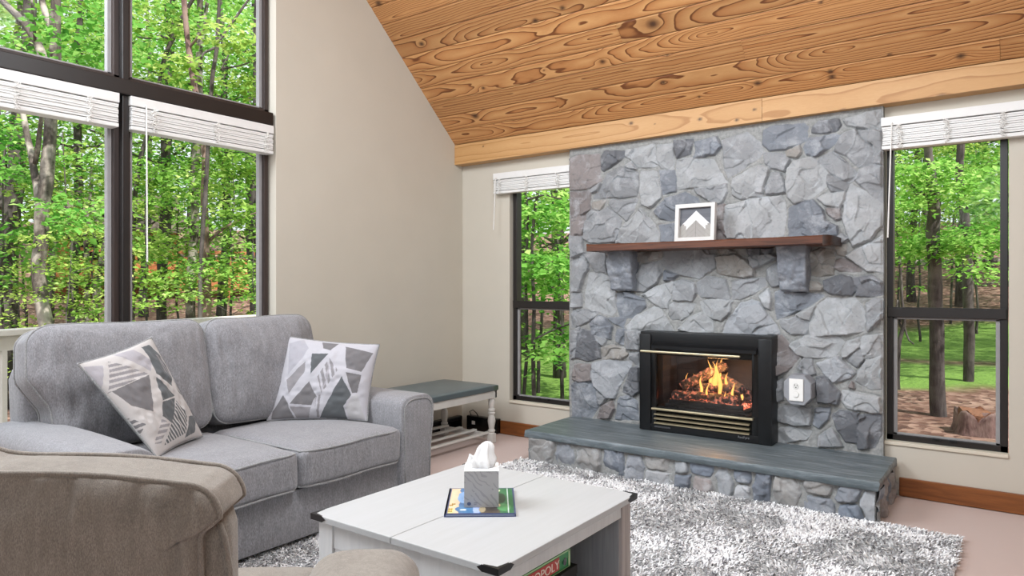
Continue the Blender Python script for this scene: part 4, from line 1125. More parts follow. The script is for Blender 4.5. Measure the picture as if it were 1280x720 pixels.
for (u, z) in rrect(-.525, .0, .50, .895, .05, 10, 22, 0):
    t = (z-.50)/.395; s_ = (u+.262)/.262; k = np.clip((t-.80)/.07, 0, 1)
    u = u-(1-k)*.035*s_**2 if s_ > 0 else u+min(.15, .62*max(0, .86-z))*s_**2-.012
    u -= .016; z += .05*np.clip(-u/.5, 0, 1)*np.clip((t-.6)/.4, 0, 1)
    z += (.030*math.exp(-((u+.53)/.05)**2)-.006*math.exp(-((u+.42)/.08)**2)+.006*math.exp(-((u+.2)/.12)**2))*np.clip((t-.7)/.2, 0, 1)
    P.append((u, z))
inflated('back_cushion', P, .03, .035, .13, lambda a, b, d: CH(.045+d-.05*(b-.55), a, b), MAT['chair'], ch, seed=12, wrinkle=.018, weltmat=MAT['chair'])
for u in (-.62, .10):
    for v in (.06, .46): q = CH(v, u, 0); g = G(); g.box(q[0]-.025, q[0]+.025, q[1]-.025, q[1]+.025, .03, .13, .004); g.build('foot', MAT['black_matte'], ch)

# ------------------------------------------------------------------ coffee table
TX0, TX1, TY0, TY1, TZ = -1.968, -1.163, 1.535, 2.40, .465
tb = thing('coffee_table', 'whitewashed square coffee table with black corner brackets and open storage', 'table', (-1.565, 1.97, 0))
g = G(); xs = -1.583
g.box(TX0, xs-.0012, TY0, TY1, TZ-.022, TZ, .003); g.box(xs+.0012, TX1, TY0, TY1, TZ-.022, TZ, .003); g.build('tabletop', MAT['table_top'], tb)
bx0_, bx1_, by0_, by1_, zt = TX0+.018, TX1-.018, TY0+.018, TY1-.018, TZ-.0225
for (sx, sy) in ((0, 0), (1, 0), (0, 1), (1, 1)):
    a, b = (bx0_, bx0_+.07) if not sx else (bx1_-.07, bx1_), (by0_, by0_+.07) if not sy else (by1_-.07, by1_)
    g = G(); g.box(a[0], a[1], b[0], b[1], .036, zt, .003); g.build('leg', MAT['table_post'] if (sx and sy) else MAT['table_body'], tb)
for y, s in ((by0_+.006, 1), (by1_-.006, -1)):                   # framed end panels with crossed planks
    g = G(); y2 = y+s*.022; lo, hi = sorted((y, y2))
    g.box(bx0_+.069, bx1_-.069, lo, hi, zt-.085, zt, .002); g.box(bx0_+.069, bx1_-.069, lo, hi, .06, .13, .002)
    lo2, hi2 = sorted((y+s*.012, y+s*.020)); g.box(bx0_+.069, bx1_-.069, lo2, hi2, .12, zt-.08); g.build('end_panel', MAT['table_body'], tb)
for y, s in ((by0_+.008, 1), (by1_-.008, -1)):
    for flip in (0, 1):
        g = G(); za, zb_ = (.13, zt-.085) if not flip else (zt-.085, .13); xa, xb = bx0_+.075, bx1_-.075; wd = .055; dx, dz = xb-xa, zb_-za; L = math.hypot(dx, dz); nx_, nz_ = -dz/L*wd/2, dx/L*wd/2
        yy = sorted((y+s*(.001*flip), y+s*.012))
        g.prism([(xa+nx_, za+nz_), (xb+nx_, zb_+nz_), (xb-nx_, zb_-nz_), (xa-nx_, za-nz_)], lambda a, b, q=yy[0]: (a, q, b), lambda a, b, q=yy[1]: (a, q, b)); g.build('cross_plank', MAT['table_body'], tb)
g = G(); g.box(bx1_-.022, bx1_-.004, by0_+.069, by1_-.069, zt-.05, zt, .002); g.build('apron', MAT['table_body'], tb); g = G(); g.box(bx0_+.004, bx0_+.022, by0_+.069, by1_-.069, zt-.05, zt, .002); g.build('apron', MAT['table_body'], tb)
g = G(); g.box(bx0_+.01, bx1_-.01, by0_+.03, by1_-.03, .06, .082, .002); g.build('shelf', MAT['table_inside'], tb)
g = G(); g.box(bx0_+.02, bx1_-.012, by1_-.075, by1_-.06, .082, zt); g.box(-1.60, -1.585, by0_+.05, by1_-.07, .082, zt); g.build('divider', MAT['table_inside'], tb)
for (cx, cy, sx, sy) in ((TX0, TY0, 1, 1), (TX1, TY0, -1, 1), (TX0, TY1, 1, -1), (TX1, TY1, -1, -1)):
    g = G(); t = .0016; L = .055
    def strap(x0, x1, y0, y1, z0, z1): g.box(min(x0, x1), max(x0, x1), min(y0, y1), max(y0, y1), z0, z1, .0005)
    strap(cx-sx*t, cx+sx*L, cy-sy*t, cy+sy*.0, TZ-.019, TZ+.001); strap(cx-sx*t, cx, cy-sy*t, cy+sy*L, TZ-.019, TZ+.001)
    for (px_, py_, dx, dy) in ((cx+sx*L, cy, sx, 0), (cx, cy+sy*L, 0, sy)):
        for (w1, w0, l0, l1) in ((.014, .004, 0, .018),):
            zc = TZ-.009
            if dx: g.prism([(px_, zc+w1*.8), (px_+dx*.02, zc), (px_, zc-w1*.8)], lambda a, b: (a, cy-sy*t, b), lambda a, b: (a, cy-sy*.0001, b))
            else: g.prism([(py_, zc+w1*.8), (py_+dy*.02, zc), (py_, zc-w1*.8)], lambda a, b: (cx-sx*t, a, b), lambda a, b: (cx-sx*.0001, a, b))
    # lip of the bracket over the top
    g.prism([(cx-sx*t, cy-sy*t), (cx+sx*L*.9, cy-sy*t), (cx+sx*L, cy+sy*.004), (cx+sx*.012, cy+sy*.012), (cx+sx*.004, cy+sy*L), (cx-sx*t, cy+sy*L*.9)],
            lambda a, b: (a, b, TZ+.0002), lambda a, b: (a, b, TZ+.0014))
    g.build('corner_bracket', MAT['black_metal'], tb)
# boxes on the storage shelf (seen through the open side)
def carton(label, x0, x1, y0, y1, z0, z1, m, cat='box', nm='storage_box'):
    r = thing(nm, label, cat, ((x0+x1)/2, (y0+y1)/2, z0))
    g = G(); g.box(x0, x1, y0, y1, z0, z1-.012, .002); g.build('tray', m, r); g = G(); g.box(x0-.002, x1+.002, y0-.002, y1+.002, z1-.03, z1, .002); g.build('lid', m, r); return r
carton('plain black storage box on the coffee table shelf, under the green game box', -1.56, -1.232, 1.64, 2.075, .0825, .289, MAT['black_matte'])
gm = carton('green board game box with red banner, in the open side of the coffee table', -1.53, -1.243, 1.66, 2.045, .2895, .352, plain('game_green', srgb(34, 132, 70), .4, 0, .12, 14), 'board game', 'board_game_box')
GREEN2 = plain('game_pale_green', srgb(170, 206, 150), .4); RED = plain('game_red', srgb(186, 52, 38), .4); WHT = plain('letter_white', srgb(240, 228, 214), .5)
g = G(); g.box(-1.2412, -1.2402, 1.70, 1.975, .300, .342); g.build('banner', RED, gm)
g = G(); g.box(-1.2412, -1.2404, 1.66, 2.045, .345, .350); g.box(-1.2412, -1.2404, 2.034, 2.046, .292, .349); g.box(-1.2412, -1.2404, 1.66, 2.045, .291, .2935); g.build('trim_print', GREEN2, gm)
g = G(); k = [(2.012+.011*math.cos(a*.5236), .316+.013*math.sin(a*.5236)) for a in range(12)]; g.prism(k, lambda a, b: (-1.2412, a, b), lambda a, b: (-1.2403, a, b)); g.build('emblem', MAT['black_gloss'], gm)
lettering('MONOPOLY', .040, (-1.2398, 1.712, .3065), math.pi/2, gm, WHT, squash=1.17)
carton('thin dark brown box lying on top of the green game box in the table', -1.54, -1.245, 1.65, 2.04, .3525, .386, plain('dark_brown_card', srgb(62, 34, 28), .5, 0, .2, 10))

# picture book and tissue box on the table top
ang = math.radians(37.5); BO = np.array([-1.571, 1.772])
def BK(a, b, z): return (BO[0]+a*math.cos(ang)-b*math.sin(ang), BO[1]+a*math.sin(ang)+b*math.cos(ang), z)
bk = thing('picture_book', 'thin picture book with a blue and green illustrated cover, under the tissue box', 'book', BK(.122, .15, TZ+.001))
NAVY = plain('book_navy', srgb(62, 76, 122), .35)
BW_, BD_ = .243, .30
g = G(); b = bmesh.new(); bmesh.ops.create_cube(b, size=1); g.add(b, lambda c: BK((c.x+.5)*BW_, (c.y+.5)*BD_, TZ+.0005+(c.z+.5)*.002)); 
b = bmesh.new(); bmesh.ops.create_cube(b, size=1); g.add(b, lambda c: BK((c.x+.5)*BW_, (c.y+.5)*BD_, TZ+.0085+(c.z+.5)*.002))
b = bmesh.new(); bmesh.ops.create_cube(b, size=1); g.add(b, lambda c: BK((c.x+.5)*.006, (c.y+.5)*BD_, TZ+.0005+(c.z+.5)*.010)); g.build('cover', NAVY, bk)
g = G(); b = bmesh.new(); bmesh.ops.create_cube(b, size=1); g.add(b, lambda c: BK(.005+(c.x+.5)*(BW_-.009), .003+(c.y+.5)*(BD_-.006), TZ+.0026+(c.z+.5)*.0058)); g.build('pages', plain('book_pages', srgb(170, 182, 206), .8), bk)
n = 130; U, V = np.meshgrid(np.linspace(0, 1, n), np.linspace(0, 1, n), indexing='ij')
wob = .02*vnoise(np.stack([U*9, V*9, U*0], -1), 4)
img = np.zeros((n, n, 3))+np.array([60, 116, 178.])
img[(U+wob) < .17] = (232, 196, 152); img[(U < .10) & (V < .2)] = (226, 208, 120)
for (cu, cv, ru, rv, colr) in ((.30, .62, .17, .26, (120, 168, 226)), (.32, .60, .10, .20, (214, 222, 236)), (.34, .62, .06, .14, (70, 128, 196)), (.28, .16, .16, .12, (58, 120, 178)), (.24, .14, .05, .03, (210, 226, 240)), (.44, .18, .06, .2, (150, 172, 226))):
    img[((U-cu)/ru)**2+((V-cv)/rv)**2+wob*6 < 1] = colr
img[(U > .52)] = (44, 124, 70); img[(U+wob > .50) & (U < .78) & (V < .42)] = (88, 74, 58); img[(U > .55) & (U < .75) & (V > .30+wob*.5) & (V < .37)] = (196, 66, 44)
for (cu, cv, ru, rv, colr) in ((.60, .2, .10, .10, (70, 62, 54)), (.70, .16, .07, .07, (60, 54, 50)), (.80, .58, .07, .2, (36, 66, 44)), (.84, .22, .10, .14, (70, 158, 84)), (.52, .14, .05, .10, (170, 150, 110)), (.76, .30, .03, .05, (222, 200, 140)), (.58, .36, .02, .03, (236, 226, 206)), (.76, .88, .03, .04, (226, 224, 180))):
    img[((U-cu)/ru)**2+((V-cv)/rv)**2+wob*6 < 1] = colr
img[np.abs(U-.905+.0*V) < .008] = (196, 214, 206); img += 14*fbm(np.stack([U*14, V*14, U*0], -1), 3, 9)[..., None]
bd = np.maximum(np.abs(U-.5)*2, np.abs(V-.5)*2); img[bd > .965] = (58, 70, 116)
pts = np.array([BK(.006+(BW_-.008)*u, .002+(BD_-.004)*v, TZ+.0112) for u, v in zip(U.ravel(), V.ravel())])
o = mesh_np('cover_picture', pts, grid_faces(n, n), MAT['cover'], bk, sm=False); attr(o, 'print', lin((np.clip(img, 0, 255)*.72+np.clip(img, 0, 255).mean(-1, keepdims=True)*.28).reshape(-1, 3)/255.))
for k, (uu, vv_) in enumerate(((.012, .022), (.012, .045), (.012, .085), (.02, .10))):        # small yellow characters of the cover title
    g = G()
    for (a0, a1, b0, b1) in ((0, .013, 0, .003), (0, .003, 0, .014), (.010, .013, .004, .014), (.003, .011, .008, .0105)):
        b = bmesh.new(); bmesh.ops.create_cube(b, size=1); g.add(b, lambda c: BK(uu+a0+(c.x+.5)*(a1-a0), vv_+b0+(c.y+.5)*(b1-b0), TZ+.0115+(c.z+.5)*.0004))
    g.build('title_letter', plain('title_yellow', srgb(176, 136, 44), .4), bk)
tz0 = TZ+.0118; TS, TH = .120, .125; TO = (.065, .066)
def TK(a, b, z): return BK(TO[0]+a, TO[1]+b, tz0+z)
ts = thing('tissue_box', 'grey cube tissue box with a white tissue pulled up, standing on the picture book', 'tissue box', TK(TS/2, TS/2, 0))
def tissue_mat():
    m = M('tissue_box_print'); v = m.coord((1, 1, 1)); sx = m.n('ShaderNodeSeparateXYZ'); m.l(v, sx.inputs[0])
    q = m.math('ADD', m.math('MULTIPLY', sx.outputs[0], .8), m.math('ADD', m.math('MULTIPLY', sx.outputs[1], .6), sx.outputs[2]))
    n1 = m.noise(m.coord((14, 14, 14)), 1.2, 2)
    f = m.math('SINE', m.math('ADD', m.math('MULTIPLY', q, 260), m.math('MULTIPLY', n1, 16)))
    k = m.math('MULTIPLY', m.math('GREATER_THAN', f, .55), m.math('GREATER_THAN', n1, .46))
    m.base(m.mix(m.math('MULTIPLY', k, .45), srgb(164, 164, 166), srgb(124, 124, 128))); m.set(Roughness=.5); return m.m
g = G(); b = bmesh.new(); bmesh.ops.create_cube(b, size=1); bmesh.ops.bevel(b, geom=b.edges[:], offset=.02, segments=1, affect='EDGES') if False else None
g.add(b, lambda c: TK((c.x+.5)*TS, (c.y+.5)*TS, (c.z+.5)*TH)); g.build('carton', tissue_mat(), ts)
WT = plain('tissue_white', srgb(228, 228, 228), .8, var=.01)
g = G(); ring = lambda r, z: [TK(TS/2+r*.95*math.cos(a*math.pi/16), TS/2+r*.75*math.sin(a*math.pi/16), z) for a in range(32)]
def sq(z):
    P = []
    for a in range(32):
        t = a*math.pi/16; c, s = math.cos(t), math.sin(t); k = 1/max(abs(c), abs(s)); P.append(TK(TS/2+TS/2*c*k, TS/2+TS/2*s*k, z))
    return P
g.loft([sq(TH-.001), sq(TH+.001), ring(.046, TH+.0012), ring(.046, TH-.03)], cap=False); g.build('lid', WT, ts)
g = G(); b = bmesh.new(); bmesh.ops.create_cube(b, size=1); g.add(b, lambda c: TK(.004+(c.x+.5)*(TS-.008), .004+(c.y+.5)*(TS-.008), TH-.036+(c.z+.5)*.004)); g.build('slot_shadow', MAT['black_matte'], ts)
def emb(u0, u1, z0, z1, m):
    g = G(); b = bmesh.new(); bmesh.ops.create_cube(b, size=1); g.add(b, lambda c: TK(u0+(c.x+.5)*(u1-u0), -.0003+(c.y)*.0004, z0+(c.z+.5)*(z1-z0))); g.build('print_mark', m, ts)
g = G(); k = [(.017+.007*math.cos(a*.5236), .013+.006*math.sin(a*.5236)) for a in range(12)]; g.prism(k, lambda a, b: TK(a, -.0008, b), lambda a, b: TK(a, .0002, b)); g.build('emblem', plain('emblem_navy', srgb(74, 84, 112), .5), ts)
emb(.034, .046, .014, .0165, plain('mark_grey', srgb(120, 122, 130), .5)); emb(.034, .043, .009, .011, plain('mark_grey', srgb(120, 122, 130), .5))
# pulled tissue: two crumpled sheets
def tuft(cx, cy, prof, lean, folds, seed):
    rings = []
    for k, (r, z) in enumerate(prof):
        t = k/(len(prof)-1); P = []
        for a in range(48):
            th = a*math.pi/24; f = 1+.22*math.sin(folds*th+seed+t*2.2)+.12*math.sin((folds+4)*th-seed*2+t*4)
            rr = r*f; P.append(TK(TS/2+cx+rr*math.cos(th)+lean[0]*t**1.3, TS/2+cy+.62*rr*math.sin(th)+lean[1]*t, z+.10*r*math.sin(3*th+seed)))
        rings.append(P)
    g = G(); g.loft(rings); return g.build('tissue', WT, ts, sm=True)
tuft(.0, 0, [(.030, TH-.03), (.036, TH-.004), (.042, TH+.012), (.040, TH+.028), (.032, TH+.042), (.028, TH+.056), (.026, TH+.068), (.020, TH+.080), (.010, TH+.088), (.002, TH+.090)], (.024, .004), 5, 1.0)
tuft(-.020, -.004, [(.020, TH-.02), (.024, TH+.006), (.022, TH+.020), (.014, TH+.032), (.007, TH+.042), (.001, TH+.050)], (-.022, -.008), 3, 2.4)

# ------------------------------------------------------------------ turned-leg bench in the corner
bn = thing('bench', 'white turned leg bench with a slate blue vinyl seat, in the corner of the room', 'bench', (-3.61, 3.7, 0))
BX0, BX1, BY0, BY1 = -3.90, -3.345, 3.02, 4.40
g = G(); g.add(softbox(((BX1-BX0)/2+.012, (BY1-BY0)/2+.012, .024), .012, (0, 0, .010), 14, 2, .001), lambda c: (c.x+(BX0+BX1)/2, c.y+(BY0+BY1)/2, c.z+.438)); g.build('seat_pad', MAT['vinyl'], bn, sm=True)
g = G(); g.box(BX0, BX1, BY0, BY0+.022, .36, .416, .002); g.box(BX0, BX1, BY1-.022, BY1, .36, .416, .002); g.box(BX0, BX0+.022, BY0, BY1, .36, .416, .002); g.box(BX1-.022, BX1, BY0, BY1, .36, .416, .002)
g.box(BX0+.02, BX1-.02, BY0+.02, BY1-.02, .405, .415); g.build('apron', MAT['bench_paint'], bn)
prof = [(.026, .075), (.018, .085), (.024, .095), (.024, .103), (.017, .112), (.022, .15), (.026, .175), (.022, .205), (.016, .225), (.024, .234), (.024, .242), (.017, .249), (.024, .258), (.024, .266), (.016, .276), (.022, .31), (.024, .33), (.018, .350), (.025, .358), (.025, .366)]
for x in (BX0+.03, BX1-.03):
    for y in (BY0+.03, BY1-.03):
        g = G(); g.lathe(x, y, [(r_*1.22, z_) for r_, z_ in prof], 20); g.box(x-.026, x+.026, y-.026, y+.026, .002, .078, .003); g.box(x-.026, x+.026, y-.026, y+.026, .364, .404, .002); g.build('leg', MAT['bench_paint'], bn, angle=35)
z = .055
for y in (BY0+.03, BY1-.03): g = G(); g.box(BX0+.05, BX1-.05, y-.014, y+.014, z-.02, z+.02, .003); g.build('stretcher', MAT['bench_paint'], bn)
for k in range(4):
    x = BX0+.055+k*(BX1-BX0-.11)/3.; g = G(); g.box(x-.019, x+.019, BY0+.02, BY1-.02, z+.020, z+.036, .006); g.build('slat', MAT['bench_paint'], bn)
ht = thing('shade_strip', 'long black strip standing in for shade along the left wall, under the bench', 'shade strip', (-3.925, 3.8, 0))  # black strip added where shade darkens the wall under the bench
g = G(); g.box(-3.948, -3.905, 3.0, 4.64, .004, .115, .004); g.build('casing', MAT['black_gloss'], ht)
g = G(); g.prism([(-3.904, .085), (-3.904, .112), (-3.915, .118), (-3.948, .118)], lambda x, z: (x, 3.0, z), lambda x, z: (x, 4.64, z)); g.build('strip_lip', MAT['black_metal'], ht)
h2 = thing('cable_box', 'black box with a small white label behind the bench leg, by the back wall', 'box', (-3.62, 4.66, 0))
g = G(); g.box(-3.86, -3.53, 4.645, 4.698, .004, .125, .006); g.build('casing', MAT['black_gloss'], h2)
g = G(); g.box(-3.80, -3.765, 4.6435, 4.6448, .055, .085); g.build('label_sticker', MAT['outlet'], h2)
g = G(); g.tube([(-3.82, 4.66, .125), (-3.83, 4.65, .16), (-3.80, 4.66, .175), (-3.77, 4.67, .15), (-3.75, 4.665, .126)], .004, 6); g.build('cable', MAT['black_matte'], h2, sm=True)

# ------------------------------------------------------------------ shag rug
rg = thing('rug', 'large grey shag rug under the coffee table in front of the hearth', 'rug', (-1.52, 2.5, 0))
RX0, RX1, RY0, RY1 = -2.86, -.225, .7, 4.035
g = G(); g.box(RX0, RX1, RY0, RY1, .001, .012, .004); g.build('backing', MAT['rug'], rg)
n = 125000
P = np.stack([RNG.uniform(RX0, RX1, n*2), RNG.uniform(RY0, RY1, n*2)], -1)
d = P@DV[:2]; l_ = P@RV[:2]; px = 640+FPX*l_/np.maximum(d, .1); py = HOR+FPX*(EYE-.03)/np.maximum(d, .1)
P = P[(d > .6)][:n]; n = len(P)
big = fbm(np.stack([P[:, 0]*9, P[:, 1]*9, P[:, 0]*0], -1), 3, 3)
an = 2.5*fbm(np.stack([P[:, 0]*3.5, P[:, 1]*3.5, P[:, 0]*0], -1), 3, 5)*2+RNG.normal(0, .9, n); L = RNG.uniform(.018, .028, n)*(1+.15*big); lean_ = RNG.uniform(.2, .95, n)
dx, dy = np.cos(an), np.sin(an); wd = RNG.uniform(.003, .0055, n)
z0 = .010+np.zeros(n); base = np.stack([P[:, 0], P[:, 1], z0], -1); mid = base+np.stack([dx*L*lean_*.35, dy*L*lean_*.35, L*.62], -1); tip = base+np.stack([dx*L*lean_*1.05, dy*L*lean_*1.05, L*(1.02-.35*lean_)], -1)
sd = np.stack([-dy, dx, np.zeros(n)], -1)*wd[:, None]
V = np.stack([base-sd, base+sd, mid-sd, mid+sd, tip-sd*.6, tip+sd*.6], 1).reshape(-1, 3); i = np.arange(n)*6
F = np.concatenate([np.stack([i, i+1, i+3, i+2], -1), np.stack([i+2, i+3, i+5, i+4], -1)])
o = mesh_np('pile', V, F, MAT['rug'], rg); o['kind'] = 'stuff'
tn = RNG.choice(4, n, p=[.52, .28, .12, .08]); colr = np.array([[246, 246, 246], [230, 229, 231], [184, 182, 186], [120, 118, 122]])[tn]/255.+RNG.normal(0, .02, (n, 1)); colr += big[:, None]*.05
attr(o, 'tone', np.repeat(lin(np.clip(colr, 0, 1)), 6, 0))
attr(bpy.data.objects['backing'], 'tone', np.tile([.6, .6, .6], (len(bpy.data.objects['backing'].data.vertices), 1)))

# ------------------------------------------------------------------ outdoors: ground
def q_out(x, y):
    a = np.maximum(np.asarray(y, float)-5, 0); b = np.maximum(-np.asarray(x, float)-5.2, 0)
    return np.sqrt(a*a+b*b)
def gz(x, y):
    q = q_out(x, y); z = -.75+.035*np.maximum(q-3, 0)+.0040*np.maximum(q-12, 0)**2*(q < 45)+.0040*33**2*(q >= 45)
    return z+.10*fbm(np.stack([np.asarray(x, float)*.25, np.asarray(y, float)*.25, np.asarray(x, float)*0], -1), 3, 2)*np.clip(q/6, 0, 1)
def gridground():
    u = np.linspace(-1, 1, 260); ax = -12+np.sign(u)*np.abs(u)**1.8*70; ay = 14+np.sign(u)*np.abs(u)**1.8*70
    X, Y = np.meshgrid(ax, ay, indexing='ij'); Z = gz(X, Y)
    inside = (X > -4.3) & (X < 4) & (Y > -3.4) & (Y < 5.1); Z = np.where(inside, -.8, Z)
    o = mesh_np('ground', np.stack([X, Y, Z], -1).reshape(-1, 3), grid_faces(260, 260), MAT['ground'])
    q = q_out(X, Y); nz = 1.2*fbm(np.stack([X*.35, Y*.35, X*0], -1), 3, 11)
    back = (X > -9-.25*(Y-5))
    near = np.where(X < -2.6, 1.6, 8.6)
    lw = np.where(back, np.clip((np.minimum(q-near, 19.5-q)+nz*2)/.8, 0, 1)*(1-np.clip(1-np.abs(q-12.8+nz)/.7, 0, 1)), 0)
    lw = np.maximum(lw, np.where(~back, np.clip((1.8-np.abs(q-11.5)+nz*3)/.8, 0, 1)*(Y > 6), 0))
    attr(o, 'lawn', lw.ravel()); return struct(o)
gridground()
# deck rail beyond the left windows
dk = G(); dk.box(-6.9, -4.1, -4, 5.0, -.24, -.10); struct(dk.build('deck_floor', MAT['deck_paint']))
RA, RB = np.array([-5.62, 1.9]), np.array([-6.30, 4.35]); rd = (RB-RA)/np.linalg.norm(RB-RA); rn = np.array([-rd[1], rd[0]])
def RL(s, o_, z): p = RA+rd*s+rn*o_; return (p[0], p[1], z)
dr = thing('deck_railing', 'weathered white deck railing with square balusters, outside the left windows', 'railing', RL(0, 0, -.1))
def rbox(g, s0, s1, o0, o1, z0, z1, bev=.003):
    b = bmesh.new(); bmesh.ops.create_cube(b, size=1); bmesh.ops.scale(b, vec=(s1-s0, o1-o0, z1-z0), verts=b.verts[:]); bmesh.ops.bevel(b, geom=b.edges[:], offset=bev, segments=1, affect='EDGES')
    return g.add(b, lambda c: RL(c.x+(s0+s1)/2, c.y+(o0+o1)/2, c.z+(z0+z1)/2))
rbox(G(), -4.2, 3.6, -.07, .07, .905, .945).build('top_rail', MAT['deck_paint'], dr)
rbox(G(), -4.2, 3.6, -.02, .02, .80, .905).build('upper_board', MAT['deck_paint'], dr)
rbox(G(), -4.2, 3.6, -.045, .045, .0, .05).build('bottom_rail', MAT['deck_paint'], dr)
for k in range(58):
    s = -4.1+k*.1335; rbox(G(), s-.019, s+.019, -.019, .019, .04, .81).build('baluster', MAT['deck_paint'], dr)
for s in (-3.0, -.62, 1.8, 3.5): rbox(G(), s-.045, s+.045, .05, .14, -.12, .93).build('post', MAT['deck_paint'], dr)

# ------------------------------------------------------------------ outdoors: foliage
def leaf_cloud(n, crown, seed, size=.11, flat=.12, rad=.75, per=55):
    """leaves in flat sprays filling an ellipsoid crown (cx,cy,cz,rx,ry,rz); returns verts, faces, tone"""
    rng = np.random.default_rng(seed); m = max(1, n//per)
    c = rng.normal(0, 1, (m, 3)); c /= np.linalg.norm(c, axis=1)[:, None]; c *= rng.uniform(.25, 1, (m, 1))**.5
    C = np.array(crown[:3])+c*np.array(crown[3:]); ctone = rng.normal(0, .16, m); ctilt = rng.normal(0, .16, (m, 2)); R = rad*rng.uniform(.6, 1.3, m)
    k = np.repeat(np.arange(m), per); N = len(k)
    r = np.sqrt(rng.uniform(0, 1, N))*R[k]; a = rng.uniform(0, 6.283, N); x, y = r*np.cos(a), r*np.sin(a)
    P = C[k]+np.stack([x, y, x*ctilt[k, 0]+y*ctilt[k, 1]-.18*r*r/np.maximum(R[k], .1)+rng.normal(0, flat, N)], -1)
    yaw = a+rng.normal(0, .8, N); pit = rng.normal(-.2, .35, N); rol = rng.normal(0, .35, N); s = size*rng.uniform(.6, 1.25, N)
    f = np.stack([np.cos(yaw)*np.cos(pit), np.sin(yaw)*np.cos(pit), np.sin(pit)], -1); sd = np.stack([-np.sin(yaw), np.cos(yaw), np.zeros(N)], -1); up = np.cross(f, sd)
    sd = sd*np.cos(rol)[:, None]+up*np.sin(rol)[:, None]; up = np.cross(f, sd)
    S = s[:, None]
    V = np.stack([P, P+f*S*.45+sd*S*.42+up*S*.10, P+f*S*1.05, P+f*S*.45-sd*S*.42+up*S*.10], 1).reshape(-1, 3)
    i = np.arange(N)*4; F = np.concatenate([np.stack([i, i+1, i+2], -1), np.stack([i, i+2, i+3], -1)])
    tone = np.clip(.45+ctone[k]+rng.normal(0, .16, N), 0, 1); return V, F, np.repeat(tone, 4)
def leaf_mesh(name, *a, **k):
    V, F, t = leaf_cloud(*a, **k); me_o = mesh_np(name, V, F, MAT['leaf'], sm=False); attr(me_o, 'tone', t); me = me_o.data; bpy.data.objects.remove(me_o); return me
def trunk_mesh(h, r, seed, lean=0):
    rng = np.random.default_rng(seed); g = G(); n = 12; t = np.linspace(0, 1, n); px = np.cumsum(rng.normal(0, .06*h/10, n))+lean*t*h; py = np.cumsum(rng.normal(0, .06*h/10, n)); px -= px[0]; py -= py[0]
    pts = [(px[i], py[i], -.3+(h+.3)*t[i]) for i in range(n)]; g.tube(pts, [r*(1.25 if i == 0 else 1)*(1-.75*t[i]) for i in range(n)], 9)
    for b in range(int(h*1.1)):
        i = rng.integers(3, n-1); a = rng.uniform(0, 6.28); L = rng.uniform(.8, 2.4)*(1-.4*t[i]); p = np.array(pts[i]); q = [p]
        for s in range(4): q.append(q[-1]+np.array([math.cos(a), math.sin(a), rng.uniform(.1, .5)])*L/4+rng.normal(0, .05, 3))
        g.tube(q, [r*.28*(1-.2*s) for s in range(5)], 5)
    o = g.build('trunk', MAT['bark_dark'], sm=True); me = o.data; bpy.data.objects.remove(o); return me
TREES = []
for k in range(4): TREES.append((trunk_mesh(11, .13, 40+k), leaf_mesh('foliage', 4800, (0, 0, 6.6, 2.9, 2.9, 4.8), 50+k, size=.115, rad=.8, flat=.06)))
SAPS = []
for k in range(4): SAPS.append((trunk_mesh(4.2, .03, 60+k), leaf_mesh('foliage', 1700, (0, 0, 3.0, 1.5, 1.5, 1.8), 70+k, size=.09, rad=.5, flat=.04)))
FAR = []
for k in range(2): FAR.append((trunk_mesh(15, .18, 80+k), leaf_mesh('foliage', 1900, (0, 0, 7.6, 4.2, 4.2, 7.0), 90+k, size=.30, rad=1.3, flat=.18)))
def tree(name, proto, x, y, s, rz, label, group, bark=None, cat='tree'):
    z = float(gz(x, y)); r = thing(name, label, cat, (x, y, z), group); ORG.pop(r.name); ORG[r.name] = (0, 0, 0); r.rotation_euler = (0, 0, rz); r.scale = (s, s, s)
    for nm, me in zip(('trunk', 'foliage'), proto):
        o = bpy.data.objects.new(nm, me); COL.objects.link(o); o.parent = r
    return r
rt = random.Random(21)
def polar(px, t): p = at_depth(px, HOR, t); return p[0], p[1]
L1 = ('leafy green tree in the dense woods beyond the tall left windows', 'woods beyond the left windows')
L2 = ('leafy green tree in the woods behind the stone chimney wall', 'woods behind the chimney wall')
# woods seen through the left windows
for px, t, s in ((-150, 15, .9), (-60, 13, 1), (20, 17, 1.05), (95, 14.5, .95), (150, 19, 1.1), (205, 15, .9), (275, 17, 1.05), (330, 13.5, .9), (385, 19, 1.05), (60, 22, 1.1), (180, 24, 1.1), (320, 23, 1.1), (420, 16, 1), (-20, 24, 1.1)):
    x, y = polar(px, t); tree('deciduous_tree', TREES[rt.randrange(4)], x, y, s, rt.uniform(0, 6.28), *L1)
for px, t, s in ((-90, 9.5, 1), (10, 10.5, .95), (90, 12, 1.05), (120, 10.2, .75), (188, 10.6, .85), (222, 15, 1.05), (295, 12.5, 1.0), (335, 11, 1.0), (30, 14.5, 1.2), (275, 15, 1.1), (312, 8.8, .6), (75, 8, .55)):
    x, y = polar(px, t); tree('understory_maple', SAPS[rt.randrange(4)], x, y, s, rt.uniform(0, 6.28), 'young light green maple in the undergrowth outside the left windows', 'young maples outside the left windows')
for px, t, s in ((-120, 34, 1), (-30, 38, 1.1), (60, 33, 1), (150, 37, 1.1), (240, 33, 1), (330, 38, 1.1), (430, 34, 1)):
    x, y = polar(px, t); tree('forest_tree', FAR[rt.randrange(2)], x, y, s, rt.uniform(0, 6.28), 'tall pale green tree at the far edge of the woods on the left', 'far trees on the left')
